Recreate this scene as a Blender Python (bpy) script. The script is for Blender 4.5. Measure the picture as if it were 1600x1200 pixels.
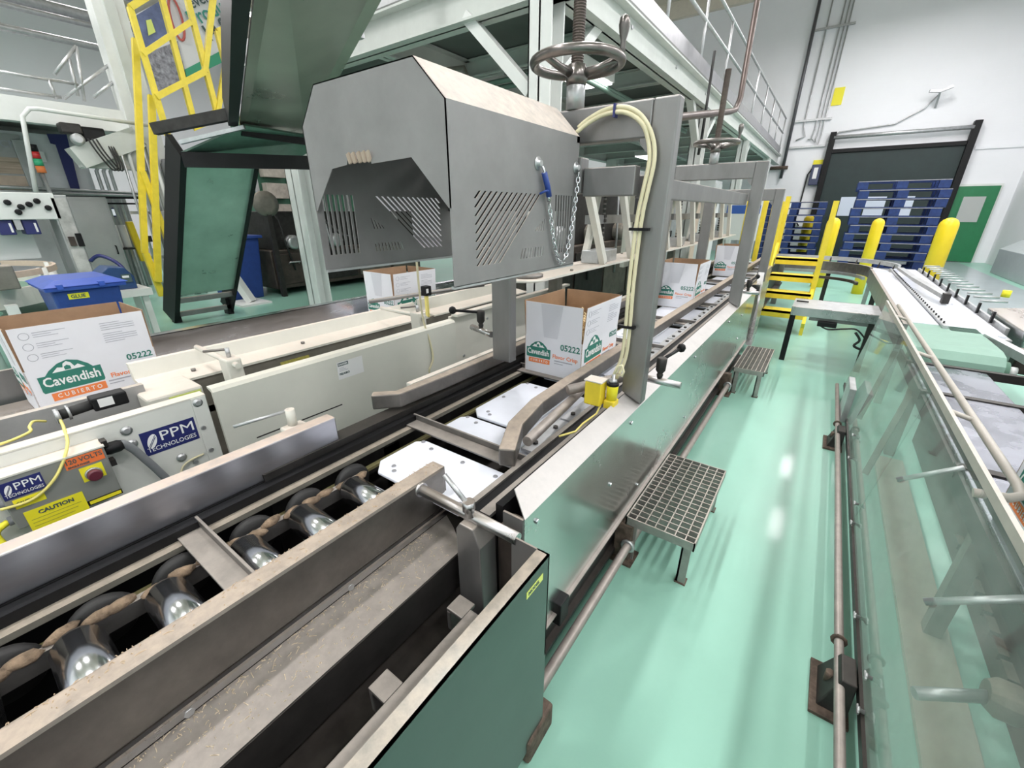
import bpy, bmesh, math, random
from mathutils import Vector, Matrix, Euler
random.seed(7)
for o in list(bpy.data.objects): bpy.data.objects.remove(o)
scene = bpy.context.scene
COL = scene.collection
PI = math.pi

# ------------------------------------------------------------------ camera
cam_data = bpy.data.cameras.new('camera')
cam_data.sensor_fit = 'HORIZONTAL'
cam_data.sensor_width = 36.0
cam_data.lens = 654.0 / 1600.0 * 36.0
cam_data.clip_start = 0.02
cam_data.clip_end = 200
cam = bpy.data.objects.new('camera', cam_data)
cam.location = (0, 0, 1.5)
cam.rotation_euler = (math.radians(90 - 22.433), 0, math.radians(35.5705))
COL.objects.link(cam)
scene.camera = cam

# ------------------------------------------------------------------ world and exposure
world = bpy.data.worlds.new('world')
scene.world = world
world.use_nodes = True
bg = world.node_tree.nodes['Background']
bg.inputs[0].default_value = (0.96, 0.98, 1.0, 1)
bg.inputs[1].default_value = 0.55
scene.view_settings.view_transform = 'Standard'
scene.view_settings.look = 'None'
scene.view_settings.gamma = 1.0
scene.view_settings.exposure = 0.0
scene.view_settings.use_curve_mapping = False
LAMP_ROWS = [(-15.5, -2, 16, 150), (-9.0, -3, 2, 110), (-2.9, -4, 11, 138), (3.25, -4, 15, 132), (.6, 12.4, 16.2, 120)]   # x, y from, y to, watts per fixture

# ------------------------------------------------------------------ materials
MATS = {}
def mat(name, col, rough=0.5, metal=0.0, noise=0.0, nscale=8.0, bump=0.0, bscale=60.0, spec=0.5,
        dust=0.0, dustcol=(0.62, 0.52, 0.42), stretch=None, col2=None, emit=0.0, coat=0.0, rnoise=0.0):
    if name in MATS: return MATS[name]
    m = bpy.data.materials.new(name); m.use_nodes = True
    nt = m.node_tree; b = nt.nodes['Principled BSDF']; L = nt.links
    b.inputs['Roughness'].default_value = rough
    b.inputs['Metallic'].default_value = metal
    b.inputs['Specular IOR Level'].default_value = spec
    b.inputs['Coat Weight'].default_value = coat
    b.inputs['Coat Roughness'].default_value = 0.08
    b.inputs['Base Color'].default_value = (*col, 1)
    if emit:
        b.inputs['Emission Color'].default_value = (*col, 1); b.inputs['Emission Strength'].default_value = emit
    geo = nt.nodes.new('ShaderNodeNewGeometry')
    vec = geo.outputs['Position']
    if stretch:
        mp = nt.nodes.new('ShaderNodeMapping'); mp.inputs['Scale'].default_value = stretch
        L.new(vec, mp.inputs['Vector']); vec = mp.outputs['Vector']
    colsock = None
    if noise or col2 or rnoise:
        n = nt.nodes.new('ShaderNodeTexNoise'); n.inputs['Scale'].default_value = nscale
        n.inputs['Detail'].default_value = 6; n.inputs['Roughness'].default_value = 0.62
        L.new(vec, n.inputs['Vector'])
        mix = nt.nodes.new('ShaderNodeMix'); mix.data_type = 'RGBA'
        c2 = col2 if col2 else tuple(max(0, c * (1 - noise)) for c in col)
        mix.inputs['A'].default_value = (*c2, 1)
        mix.inputs['B'].default_value = (*[min(1, c * (1 + noise * .35)) for c in col], 1)
        rmp = nt.nodes.new('ShaderNodeMapRange'); rmp.inputs['From Min'].default_value = .3; rmp.inputs['From Max'].default_value = .7
        L.new(n.outputs['Fac'], rmp.inputs['Value']); L.new(rmp.outputs['Result'], mix.inputs['Factor'])
        colsock = mix.outputs['Result']
        if rnoise:
            rr = nt.nodes.new('ShaderNodeMapRange')
            rr.inputs['From Min'].default_value = .3; rr.inputs['From Max'].default_value = .7
            rr.inputs['To Min'].default_value = max(0, rough - rnoise); rr.inputs['To Max'].default_value = min(1, rough + rnoise)
            L.new(n.outputs['Fac'], rr.inputs['Value']); L.new(rr.outputs['Result'], b.inputs['Roughness'])
    if dust:
        # flour dust that has settled on faces that look up
        sx = nt.nodes.new('ShaderNodeSeparateXYZ'); L.new(geo.outputs['True Normal'], sx.inputs[0])
        r2 = nt.nodes.new('ShaderNodeMapRange'); r2.inputs['From Min'].default_value = .25; r2.inputs['From Max'].default_value = .8
        r2.inputs['To Max'].default_value = 1.0
        L.new(sx.outputs['Z'], r2.inputs['Value'])
        n2 = nt.nodes.new('ShaderNodeTexNoise'); n2.inputs['Scale'].default_value = 26; n2.inputs['Detail'].default_value = 7
        n2.inputs['Roughness'].default_value = .7
        L.new(geo.outputs['Position'], n2.inputs['Vector'])
        r3 = nt.nodes.new('ShaderNodeMapRange'); r3.inputs['From Min'].default_value = .28; r3.inputs['From Max'].default_value = .62
        r3.inputs['To Min'].default_value = dust * .45; r3.inputs['To Max'].default_value = dust
        L.new(n2.outputs['Fac'], r3.inputs['Value'])
        mu = nt.nodes.new('ShaderNodeMath'); mu.operation = 'MULTIPLY'
        L.new(r2.outputs['Result'], mu.inputs[0]); L.new(r3.outputs['Result'], mu.inputs[1])
        db = nt.nodes.new('ShaderNodeBsdfPrincipled'); db.inputs['Roughness'].default_value = .95
        db.inputs['Base Color'].default_value = (*dustcol, 1); db.inputs['Specular IOR Level'].default_value = .1
        ms = nt.nodes.new('ShaderNodeMixShader')
        L.new(mu.outputs[0], ms.inputs[0]); L.new(b.outputs[0], ms.inputs[1]); L.new(db.outputs[0], ms.inputs[2])
        L.new(ms.outputs[0], nt.nodes['Material Output'].inputs['Surface'])
    if colsock: L.new(colsock, b.inputs['Base Color'])
    if bump:
        nb = nt.nodes.new('ShaderNodeTexNoise'); nb.inputs['Scale'].default_value = bscale; nb.inputs['Detail'].default_value = 4
        L.new(vec, nb.inputs['Vector'])
        bp = nt.nodes.new('ShaderNodeBump'); bp.inputs['Strength'].default_value = bump; bp.inputs['Distance'].default_value = .004
        L.new(nb.outputs['Fac'], bp.inputs['Height']); L.new(bp.outputs['Normal'], b.inputs['Normal'])
    MATS[name] = m
    return m

def glass_mat(name, tint=(0.9, 0.95, 0.93), film=0.16, filmcol=(0.55, 0.58, 0.55)):
    m = bpy.data.materials.new(name); m.use_nodes = True
    nt = m.node_tree; L = nt.links; nt.nodes.remove(nt.nodes['Principled BSDF'])
    out = nt.nodes['Material Output']
    tr = nt.nodes.new('ShaderNodeBsdfTransparent'); tr.inputs[0].default_value = (*tint, 1)
    gl = nt.nodes.new('ShaderNodeBsdfGlossy'); gl.inputs['Roughness'].default_value = .04; gl.inputs['Color'].default_value = (.9, .9, .9, 1)
    fr = nt.nodes.new('ShaderNodeFresnel'); fr.inputs['IOR'].default_value = 1.5
    g0 = nt.nodes.new('ShaderNodeNewGeometry'); mb = nt.nodes.new('ShaderNodeMath'); mb.operation = 'SUBTRACT'; mb.inputs[0].default_value = 1
    L.new(g0.outputs['Backfacing'], mb.inputs[1]); mf = nt.nodes.new('ShaderNodeMath'); mf.operation = 'MULTIPLY'
    L.new(fr.outputs[0], mf.inputs[0]); L.new(mb.outputs[0], mf.inputs[1])
    m1 = nt.nodes.new('ShaderNodeMixShader')
    L.new(mf.outputs[0], m1.inputs[0]); L.new(tr.outputs[0], m1.inputs[1]); L.new(gl.outputs[0], m1.inputs[2])
    df = nt.nodes.new('ShaderNodeBsdfDiffuse'); df.inputs[0].default_value = (*filmcol, 1)
    geo = nt.nodes.new('ShaderNodeNewGeometry')
    n = nt.nodes.new('ShaderNodeTexNoise'); n.inputs['Scale'].default_value = 5; n.inputs['Detail'].default_value = 8; n.inputs['Roughness'].default_value = .7
    L.new(geo.outputs['Position'], n.inputs['Vector'])
    r = nt.nodes.new('ShaderNodeMapRange'); r.inputs['From Min'].default_value = .3; r.inputs['From Max'].default_value = .75
    r.inputs['To Min'].default_value = film * .3; r.inputs['To Max'].default_value = film * 1.6
    L.new(n.outputs['Fac'], r.inputs['Value'])
    m2 = nt.nodes.new('ShaderNodeMixShader')
    L.new(r.outputs['Result'], m2.inputs[0]); L.new(m1.outputs[0], m2.inputs[1]); L.new(df.outputs[0], m2.inputs[2])
    L.new(m2.outputs[0], out.inputs['Surface'])
    MATS[name] = m
    return m

DUST = (0.60, 0.50, 0.41)
M_floor = mat('floor_mint', (0.285, 0.545, 0.44), .36, noise=.08, nscale=1.2, coat=.08, bump=.012, bscale=200, rnoise=.06)
M_floorgrey = mat('floor_grey', (0.36, 0.42, 0.44), .3, noise=.12, nscale=1.5, coat=.2)
M_wall = mat('wall_white', (0.86, 0.87, 0.90), .6, noise=.03, nscale=.6)
M_wallgrey = mat('wall_grey', (0.42, 0.47, 0.48), .5, noise=.06)
M_ceil = mat('ceiling_cream', (0.74, 0.68, 0.58), .8, noise=.06)
M_steel = mat('steel_brushed', (0.56, 0.56, 0.57), .30, 1, noise=.22, nscale=5, rnoise=.10, dust=.35, dustcol=DUST, stretch=(1, .25, 1))
M_cover = mat('cover_stainless', (0.47, 0.46, 0.455), .5, .7, noise=.18, nscale=6, rnoise=.08, dust=.25, dustcol=(.7, .66, .62))
M_polish = mat('steel_polished', (0.70, 0.71, 0.75), .22, 1, noise=.3, nscale=4, rnoise=.12, stretch=(3, .4, 3))
M_mirror = mat('skirt_stainless', (0.60, 0.62, 0.61), .24, 1, noise=.10, nscale=3, rnoise=.06)
M_dusty = mat('steel_dusty', (0.23, 0.215, 0.20), .42, .85, noise=.3, nscale=9, dust=.92, dustcol=(0.46, 0.385, 0.315))
M_dustyplate = mat('plate_dusty', (0.24, 0.23, 0.22), .45, .8, noise=.3, nscale=9, dust=.85, dustcol=(0.36, 0.325, 0.29))
M_iron = mat('wheel_iron', (0.20, 0.185, 0.175), .28, .9, noise=.35, nscale=14, dust=.3, dustcol=(.5, .47, .44))
M_hood = mat('hood_steel', (0.285, 0.28, 0.28), .55, .35, noise=.16, nscale=6, dust=1.0, dustcol=(0.66, 0.585, 0.515), bump=.02)
M_gantry = mat('gantry_steel', (0.275, 0.27, 0.268), .42, .7, noise=.2, nscale=7, dust=.4, stretch=(1, 1, .3))
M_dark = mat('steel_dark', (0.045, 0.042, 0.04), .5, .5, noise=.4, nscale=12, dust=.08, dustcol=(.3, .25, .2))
M_black = mat('black_paint', (0.010, 0.010, 0.011), .5, .0, noise=.3, spec=.25)
M_rubber = mat('black_rubber', (0.018, 0.018, 0.018), .6)
M_rust = mat('rusty_steel', (0.15, 0.11, 0.085), .8, .3, noise=.6, nscale=30, bump=.4, bscale=120)
M_grime = mat('brown_grime', (0.25, 0.18, 0.12), .95, 0, noise=.6, nscale=40, bump=.8, bscale=150)
M_pipe = mat('pipe_pinkish', (0.38, 0.34, 0.315), .45, .55, noise=.25, nscale=20, dust=.4, dustcol=(.5, .44, .40))
M_chrome = mat('chrome', (0.75, 0.76, 0.79), .18, 1, noise=.15, nscale=20)
M_cream = mat('cream_paint', (0.72, 0.71, 0.64), .42, noise=.07, nscale=5, dust=.7, dustcol=(0.74, 0.63, 0.55))
M_creamclean = mat('cream_white_paint', (0.70, 0.71, 0.67), .42, noise=.08, nscale=4)
M_olive = mat('olive_grey', (0.20, 0.19, 0.16), .6, .3, noise=.3, nscale=8, dust=.4)
M_white = mat('white_plastic', (0.82, 0.85, 0.93), .28, noise=.05, nscale=9, coat=.2)
M_whitepaint = mat('white_paint', (0.74, 0.76, 0.74), .45, noise=.08, nscale=3)
M_beam = mat('beam_paint', (0.60, 0.63, 0.60), .5, noise=.10, nscale=3)
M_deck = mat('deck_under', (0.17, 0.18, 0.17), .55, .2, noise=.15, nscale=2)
M_yellow = mat('yellow_paint', (0.84, 0.66, 0.045), .42, noise=.12, nscale=9)
M_bollard = mat('bollard_yellow', (0.90, 0.66, 0.02), .35, noise=.04)
M_label_y = mat('label_yellow', (0.87, 0.78, 0.03), .5)
M_label_g = mat('label_lime', (0.72, 0.82, 0.20), .5)
M_orange = mat('label_orange', (0.85, 0.19, 0.05), .5)
M_navy = mat('label_navy', (0.022, 0.028, 0.14), .4)
M_blue = mat('blue_plastic', (0.022, 0.06, 0.28), .45, noise=.2, nscale=10)
M_bluebright = mat('blue_lid', (0.035, 0.09, 0.44), .4, noise=.12)
M_pallet = mat('pallet_blue', (0.009, 0.034, 0.16), .6, noise=.35, nscale=14)
M_board = mat('pallet_board_edge', (0.34, 0.33, 0.36), .8, noise=.3, nscale=14)
M_card_w = mat('carton_white', (0.80, 0.81, 0.86), .6, noise=.03)
M_card_b = mat('carton_brown', (0.36, 0.23, 0.14), .85, noise=.15, nscale=15)
M_print_green = mat('print_green', (0.03, 0.20, 0.15), .6)
M_print_orange = mat('print_orange', (0.86, 0.24, 0.07), .6)
M_print_grey = mat('print_grey', (0.42, 0.43, 0.48), .6)
M_print_dark = mat('print_dark', (0.06, 0.10, 0.10), .6)
M_print_white = mat('print_white', (0.85, 0.86, 0.86), .6)
M_red = mat('red_paint', (0.5, 0.03, 0.03), .4)
M_maroon = mat('maroon_button', (0.12, 0.025, 0.04), .3)
M_greydoor = mat('box_grey', (0.27, 0.28, 0.26), .5, .2, noise=.1)
M_hose = mat('cream_hose', (0.74, 0.68, 0.46), .4, noise=.08)
M_yellowcable = mat('yellow_cable', (0.82, 0.72, 0.22), .45)
M_conduit = mat('grey_conduit', (0.17, 0.18, 0.19), .6)
M_galv = mat('galvanised', (0.55, 0.56, 0.57), .4, .7, noise=.2, nscale=12)
M_grate = mat('grating_steel', (0.40, 0.38, 0.36), .45, .7, noise=.25, nscale=15, dust=.35)
M_greendoor = mat('door_green', (0.02, 0.19, 0.075), .4, noise=.1)
M_greenframe = mat('panel_green', (0.05, 0.16, 0.10), .45, noise=.15)
M_rolldoor = mat('roll_door', (0.012, 0.028, 0.028), .5, noise=.2, nscale=3)
M_belt_green = mat('belt_green', (0.16, 0.30, 0.22), .4, noise=.15, nscale=3)
M_panel = mat('cabinet_grey', (0.40, 0.41, 0.41), .45, .3, noise=.1, nscale=3)
M_fries = mat('potato_fries', (0.78, 0.62, 0.36), .7, noise=.15, nscale=60)
M_paper = mat('paper_white', (0.78, 0.78, 0.78), .6)
M_screen = mat('screen', (0.75, 0.8, 0.85), .3, emit=.6)
M_lamp = mat('lamp_diffuser', (1, .98, .95), .5, emit=6.0)
M_sky = mat('print_sky', (0.16, 0.20, 0.36), .6, noise=.5, nscale=3)
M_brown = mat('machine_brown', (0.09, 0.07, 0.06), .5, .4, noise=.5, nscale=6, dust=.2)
M_tan = mat('tan_panel', (0.66, 0.52, 0.42), .7, noise=.15)
G_plexi = glass_mat('plexi', (.95, .97, .96), .12, (.62, .64, .61))
G_clear = glass_mat('clear_pane', (0.93, .96, .95), .05)

# ------------------------------------------------------------------ mesh builder
class MB:
    def __init__(s): s.v = []; s.f = []; s.sm = []; s.mi = []
    def add(s, vs, fs, smooth=False, mi=0):
        n = len(s.v); s.v += [tuple(v) for v in vs]
        for f in fs: s.f.append(tuple(i + n for i in f)); s.sm.append(smooth); s.mi.append(mi)
        return s
    def box(s, x0, x1, y0, y1, z0, z1, mi=0):
        return s.add([(x0, y0, z0), (x1, y0, z0), (x1, y1, z0), (x0, y1, z0), (x0, y0, z1), (x1, y0, z1), (x1, y1, z1), (x0, y1, z1)],
                     [(3, 2, 1, 0), (4, 5, 6, 7), (0, 1, 5, 4), (1, 2, 6, 5), (2, 3, 7, 6), (3, 0, 4, 7)], mi=mi)
    def hexa(s, a, b, mi=0):
        # a, b: two quads of four points each, joined into a solid
        return s.add(list(a) + list(b), [(3, 2, 1, 0), (4, 5, 6, 7), (0, 1, 5, 4), (1, 2, 6, 5), (2, 3, 7, 6), (3, 0, 4, 7)], mi=mi)
    def slab(s, pts, t, mi=0, top=None):
        # a flat polygon (in order) thickened by t along its own normal, downwards
        P = [Vector(p) for p in pts]; n = (P[1] - P[0]).cross(P[2] - P[0]).normalized()
        k = len(P); Q = [p - n * t for p in P]
        fs = [tuple(range(k)), tuple(range(2 * k - 1, k - 1, -1))]
        fs += [((i + 1) % k, i, i + k, (i + 1) % k + k) for i in range(k)]
        s.add(P + Q, fs, mi=mi)
        if top is not None: s.mi[len(s.mi) - len(fs)] = top
        return s
    def prism(s, prof, axis, a, b, mi=0, smooth=False):
        # prof: 2-D outline; axis 'x': prof=(y,z), 'y': prof=(x,z), 'z': prof=(x,y)
        k = len(prof)
        def m(p, t): return {'x': (t, p[0], p[1]), 'y': (p[0], t, p[1]), 'z': (p[0], p[1], t)}[axis]
        vs = [m(p, a) for p in prof] + [m(p, b) for p in prof]
        s.add(vs, [tuple(range(k - 1, -1, -1)), tuple(range(k, 2 * k))], mi=mi)
        n = len(s.v) - 2 * k
        for i in range(k):
            s.f.append((n + i, n + (i + 1) % k, n + (i + 1) % k + k, n + i + k)); s.sm.append(smooth); s.mi.append(mi)
        return s
    def bar(s, p, q, w, h, up=(0, 0, 1), mi=0):
        p = Vector(p); q = Vector(q); d = (q - p).normalized(); u = Vector(up)
        if abs(d.dot(u)) > .98: u = Vector((0, 1, 0))
        x = d.cross(u).normalized(); u = x.cross(d).normalized()
        c = [x * (w / 2 * i) + u * (h / 2 * j) for i, j in ((-1, -1), (1, -1), (1, 1), (-1, 1))]
        return s.hexa([p + k for k in c], [q + k for k in c], mi=mi)
    def tube(s, path, r, n=8, closed=False, mi=0, cap=True):
        P = [Vector(p) for p in path]; k = len(P); rings = []; prev = None
        rr = r if isinstance(r, (list, tuple)) else [r] * k
        for i, p in enumerate(P):
            if closed: t = (P[(i + 1) % k] - P[i - 1]).normalized()
            else: t = ((P[min(i + 1, k - 1)] - P[max(i - 1, 0)])).normalized()
            if prev is None:
                a = Vector((0, 0, 1)) if abs(t.z) < .9 else Vector((1, 0, 0))
                x = t.cross(a).normalized()
            else: x = (prev - t * prev.dot(t)).normalized()
            prev = x; y = t.cross(x)
            rings.append([p + x * (rr[i] * math.cos(2 * PI * j / n)) + y * (rr[i] * math.sin(2 * PI * j / n)) for j in range(n)])
        b = len(s.v)
        for R in rings: s.v += [tuple(v) for v in R]
        m = k if closed else k - 1
        for i in range(m):
            i2 = (i + 1) % k
            for j in range(n):
                s.f.append((b + i * n + j, b + i * n + (j + 1) % n, b + i2 * n + (j + 1) % n, b + i2 * n + j)); s.sm.append(True); s.mi.append(mi)
        if cap and not closed:
            s.f.append(tuple(b + j for j in range(n - 1, -1, -1))); s.sm.append(False); s.mi.append(mi)
            s.f.append(tuple(b + (k - 1) * n + j for j in range(n))); s.sm.append(False); s.mi.append(mi)
        return s
    def cyl(s, p, q, r, n=14, mi=0): return s.tube([p, q], r, n, mi=mi)
    def lathe(s, prof, o=(0, 0, 0), n=16, axis='z', mi=0):
        # prof: (radius, height) from bottom to top
        b = len(s.v); o = Vector(o)
        for r, h in prof:
            for j in range(n):
                c, d = r * math.cos(2 * PI * j / n), r * math.sin(2 * PI * j / n)
                v = {'z': (c, d, h), 'x': (h, c, d), 'y': (d, h, c)}[axis]
                s.v.append(tuple(o + Vector(v)))
        for i in range(len(prof) - 1):
            for j in range(n):
                s.f.append((b + i * n + j, b + i * n + (j + 1) % n, b + (i + 1) * n + (j + 1) % n, b + (i + 1) * n + j)); s.sm.append(True); s.mi.append(mi)
        s.f.append(tuple(b + j for j in range(n - 1, -1, -1))); s.sm.append(False); s.mi.append(mi)
        k = b + (len(prof) - 1) * n
        s.f.append(tuple(k + j for j in range(n))); s.sm.append(False); s.mi.append(mi)
        return s
    def mesh(s, name, mats, off=(0, 0, 0)):
        me = bpy.data.meshes.new(name)
        me.from_pydata([(v[0] - off[0], v[1] - off[1], v[2] - off[2]) for v in s.v], [], s.f)
        me.polygons.foreach_set('use_smooth', s.sm)
        me.polygons.foreach_set('material_index', s.mi)
        for m in (mats if isinstance(mats, (list, tuple)) else [mats]): me.materials.append(m)
        bm = bmesh.new(); bm.from_mesh(me); bmesh.ops.recalc_face_normals(bm, faces=bm.faces); bm.to_mesh(me); bm.free()
        me.update()
        return me
    def build(s, name, mats, parent=None, bevel=0):
        off = base_of(parent) if parent else (0, 0, 0)
        o = bpy.data.objects.new(name, s.mesh(name, mats, off)); COL.objects.link(o)
        if parent: o.parent = parent
        if bevel: add_bevel(o, bevel)
        return o
def add_bevel(o, w, seg=2):
    m = o.modifiers.new('bevel', 'BEVEL'); m.width = w; m.segments = seg; m.limit_method = 'ANGLE'; m.angle_limit = math.radians(40)
def base_of(o):
    p = Vector((0, 0, 0))
    while o: p += Vector(o.location); o = o.parent
    return p
def tag(o, label, cat, group=None):
    o['label'] = label; o['category'] = cat
    if group: o['group'] = group
    return o
def thing(name, label, cat, loc=(0, 0, 0), rotz=0, group=None):
    o = bpy.data.objects.new(name, None); COL.objects.link(o); o.empty_display_size = .1
    o.location = loc; o.rotation_euler = (0, 0, rotz)
    return tag(o, label, cat, group)
def struct(o):
    o['kind'] = 'structure'; return o
def inst(name, me, parent, loc, rot=(0, 0, 0), scale=None, bevel=0):
    # a part that shares its mesh with its alike pieces; loc in world coordinates
    o = bpy.data.objects.new(name, me); COL.objects.link(o)
    o.parent = parent
    o.location = Vector(loc) - base_of(parent) if parent else loc
    o.rotation_euler = rot
    if scale: o.scale = scale
    if bevel: add_bevel(o, bevel)
    return o
def copy_tree(o, parent=None):
    c = o.copy(); COL.objects.link(c)
    if parent: c.parent = parent
    for ch in list(o.children): copy_tree(ch, c)
    return c
TEXTS = {}
def text_mesh(body, size, m, bold=0.0, extrude=.0004, align='LEFT', spacing=1.0):
    k = (body, size, m.name, bold, align, spacing)
    if k in TEXTS: return TEXTS[k]
    cu = bpy.data.curves.new('lettering', 'FONT'); cu.body = body; cu.size = size; cu.align_x = align; cu.align_y = 'BOTTOM_BASELINE'
    cu.resolution_u = 2; cu.offset = bold; cu.extrude = extrude; cu.space_character = spacing
    ob = bpy.data.objects.new('lettering', cu); COL.objects.link(ob)
    dg = bpy.context.evaluated_depsgraph_get()
    me = bpy.data.meshes.new_from_object(ob.evaluated_get(dg)); me.name = 'lettering'
    me.materials.clear(); me.materials.append(m)
    bpy.data.objects.remove(ob)
    TEXTS[k] = me
    return me
def frame(right, up):
    # rotation whose x axis is `right`, y axis `up` (text plane)
    r = Vector(right).normalized(); u = Vector(up); u = (u - r * u.dot(r)).normalized(); n = r.cross(u)
    return Matrix((r, u, n)).transposed().to_euler()
def text_fit(body, width, height, m, parent, loc, right, up, bold=0.0):
    # lettering scaled to an exact width and cap height
    me = text_mesh(body, 1.0, m, bold, .002)
    xs = [v.co.x for v in me.vertices]; ys = [v.co.y for v in me.vertices]
    sx = width / (max(xs) - min(xs)); sy = height / (max(ys) - min(ys)); rot = frame(right, up); mt = rot.to_matrix()
    p = Vector(loc) - mt @ Vector((min(xs) * sx, min(ys) * sy, 0))
    return inst('lettering', me, parent, p, rot, (sx, sy, .2))
def cable(path, r, n=6, sub=5):
    Q = [Vector(p) for p in path]; S = []
    for k in range(len(Q) - 1):
        p0, p1, p2, p3 = [Q[max(0, min(len(Q) - 1, k + j))] for j in (-1, 0, 1, 2)]
        for u in range(sub):
            t = u / sub; S.append(.5 * ((2 * p1) + (p2 - p0) * t + (2 * p0 - 5 * p1 + 4 * p2 - p3) * t * t + (3 * p1 - p0 - 3 * p2 + p3) * t ** 3))
    S.append(Q[-1]); return MB().tube(S, r, n)
def text(body, size, m, parent, loc, right, up, bold=0.0, name='lettering', align='LEFT', spacing=1.0):
    return inst(name, text_mesh(body, size, m, bold, .0004, align, spacing), parent, loc, frame(right, up))

# ------------------------------------------------------------------ the hall
XL, XR, YF, YB, ZC = -24.0, 4.15, -6.0, 19.6, 8.6
def plane(name, pts, m, kind=True):
    b = MB(); b.slab(pts, .12); o = b.build(name, m)
    return struct(o)
plane('floor', [(XL, YF, 0), (XR, YF, 0), (XR, YB, 0), (XL, YB, 0)], M_floor)
b = MB(); b.slab([(1.35, 7.5, .004), (3.5, 7.5, .004), (3.5, YB, .004), (1.35, YB, .004)], .003)
struct(b.build('floor_walkway', M_floorgrey))
b = MB(); b.slab([(-23.9, 4.5, .004), (-12.2, 4.5, .004), (-12.2, YB, .004), (-23.9, YB, .004)], .003)
struct(b.build('floor_grey_zone', mat('floor_plum', (0.27, 0.27, 0.30), .35, noise=.1, nscale=1)))
def brick_wall(m):
    m = m.copy(); m.name = 'wall_block'; nt = m.node_tree; L = nt.links
    pr = nt.nodes['Principled BSDF']
    geo = nt.nodes.new('ShaderNodeNewGeometry'); sp = nt.nodes.new('ShaderNodeSeparateXYZ'); cb = nt.nodes.new('ShaderNodeCombineXYZ')
    L.new(geo.outputs['Position'], sp.inputs[0]); L.new(sp.outputs['X'], cb.inputs['X']); L.new(sp.outputs['Z'], cb.inputs['Y'])
    br = nt.nodes.new('ShaderNodeTexBrick'); br.inputs['Scale'].default_value = 1.0
    br.inputs['Brick Width'].default_value = .4; br.inputs['Row Height'].default_value = .2; br.inputs['Mortar Size'].default_value = .008
    L.new(cb.outputs[0], br.inputs['Vector'])
    bp = nt.nodes.new('ShaderNodeBump'); bp.inputs['Strength'].default_value = .25; bp.inputs['Distance'].default_value = .01
    bp.invert = True
    L.new(br.outputs['Fac'], bp.inputs['Height']); L.new(bp.outputs['Normal'], pr.inputs['Normal'])
    return m
M_block = brick_wall(M_wall)
plane('wall_back', [(XL, YB, 0), (XR, YB, 0), (XR, YB, ZC), (XL, YB, ZC)], M_block)
plane('wall_left', [(XL, YF, 0), (XL, YB, 0), (XL, YB, ZC), (XL, YF, ZC)], M_wall)
plane('wall_right', [(XR, YB, 0), (XR, YF, 0), (XR, YF, ZC), (XR, YB, ZC)], M_wall)
plane('wall_front', [(XR, YF, 0), (XL, YF, 0), (XL, YF, ZC), (XR, YF, ZC)], M_wall)
plane('ceiling', [(XL, YB, ZC), (XR, YB, ZC), (XR, YF, ZC), (XL, YF, ZC)], M_ceil)
# grey dado on the back wall and the sloped kerb along the right wall
b = MB(); b.box(-4, -.85, YB - .02, YB, 0, 1.0); struct(b.build('baseboard_back', M_wallgrey))
b = MB(); b.prism([(XR, 0), (XR, .92), (XR - .08, .88), (XR - .48, .60), (XR - .48, 0)], 'y', 12.6, 16.6)
struct(b.build('baseboard_right', M_wallgrey, bevel=.01))
b = MB(); b.box(XR - .30, XR, 14.4, 14.62, 0, 3.2); struct(b.build('trim_1', M_wall))
b = MB(); b.box(2.95, XR, YB - .04, YB, 3.2, 3.3); struct(b.build('trim_2', M_wall))
# ceiling joists
for i in range(9):
    b = MB(); b.box(XL, XR, -4.6 + i * 3, -4.4 + i * 3, ZC - .5, ZC); struct(b.build('trim_joist', M_ceil))

# green personnel door
d = bpy.data.objects.new('door_1', None); COL.objects.link(d); d.location = (3.3, YB, 0); struct(d)
MB().box(2.78, 3.86, YB - .08, YB, 0, 2.26).build('door_frame', M_whitepaint, d)
b = MB(); b.box(2.83, 3.81, YB - .13, YB - .08, .02, 2.2); leaf = b.build('door_leaf', M_greendoor, d, bevel=.006)
MB().box(3.05, 3.62, YB - .14, YB - .13, 1.15, 1.95).build('window_frame', M_greendoor, leaf)
MB().box(3.09, 3.58, YB - .145, YB - .14, 1.19, 1.91).build('pane', mat('door_pane', (.45, .47, .46), .1), leaf)
MB().box(2.86, 2.92, YB - .19, YB - .13, .98, 1.06).build('door_handle', M_galv, d, bevel=.01)
# roll-up door
d = bpy.data.objects.new('door_2', None); COL.objects.link(d); d.location = (1.05, YB, 0); struct(d)
MB().box(-.55, 2.72, YB - .10, YB - .04, 0, 3.32).build('curtain', M_rolldoor, d)
MB().box(-.62, 2.82, YB - .16, YB - .02, 3.32, 3.44).build('head_rail', M_black, d, bevel=.01)
for x in (-.72, 2.72):
    MB().box(x, x + .17, YB - .24, YB - .02, 0, 3.95).build('side_rail', M_black, d, bevel=.01)
MB().cyl((-.6, YB - .2, 3.78), (2.75, YB - .2, 3.78), .06).build('roller_tube', M_galv, d)
for x in (.05, .75, 1.45):
    MB().box(x, x + .52, YB - .115, YB - .10, 1.35, 1.95).build('vision_panel', mat('vision_panel', (.62, .68, .80), .2), d)
MB().box(-1.02, -.74, YB - .2, YB - .02, 2.35, 3.0).build('motor_box', mat('motor_navy', (.05, .06, .12), .4), d, bevel=.02)
MB().box(-.94, -.82, YB - .21, YB - .2, 2.55, 2.9).build('motor_label', M_paper, d)
MB().tube([(-1.0, YB - .05, 2.9), (-1.1, YB - .06, 2.7), (-1.12, YB - .06, 1.6), (-1.15, YB - .06, 1.2), (-1.0, YB - .06, 1.0)], .025, 6).build('motor_cable', M_rubber, d)

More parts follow.
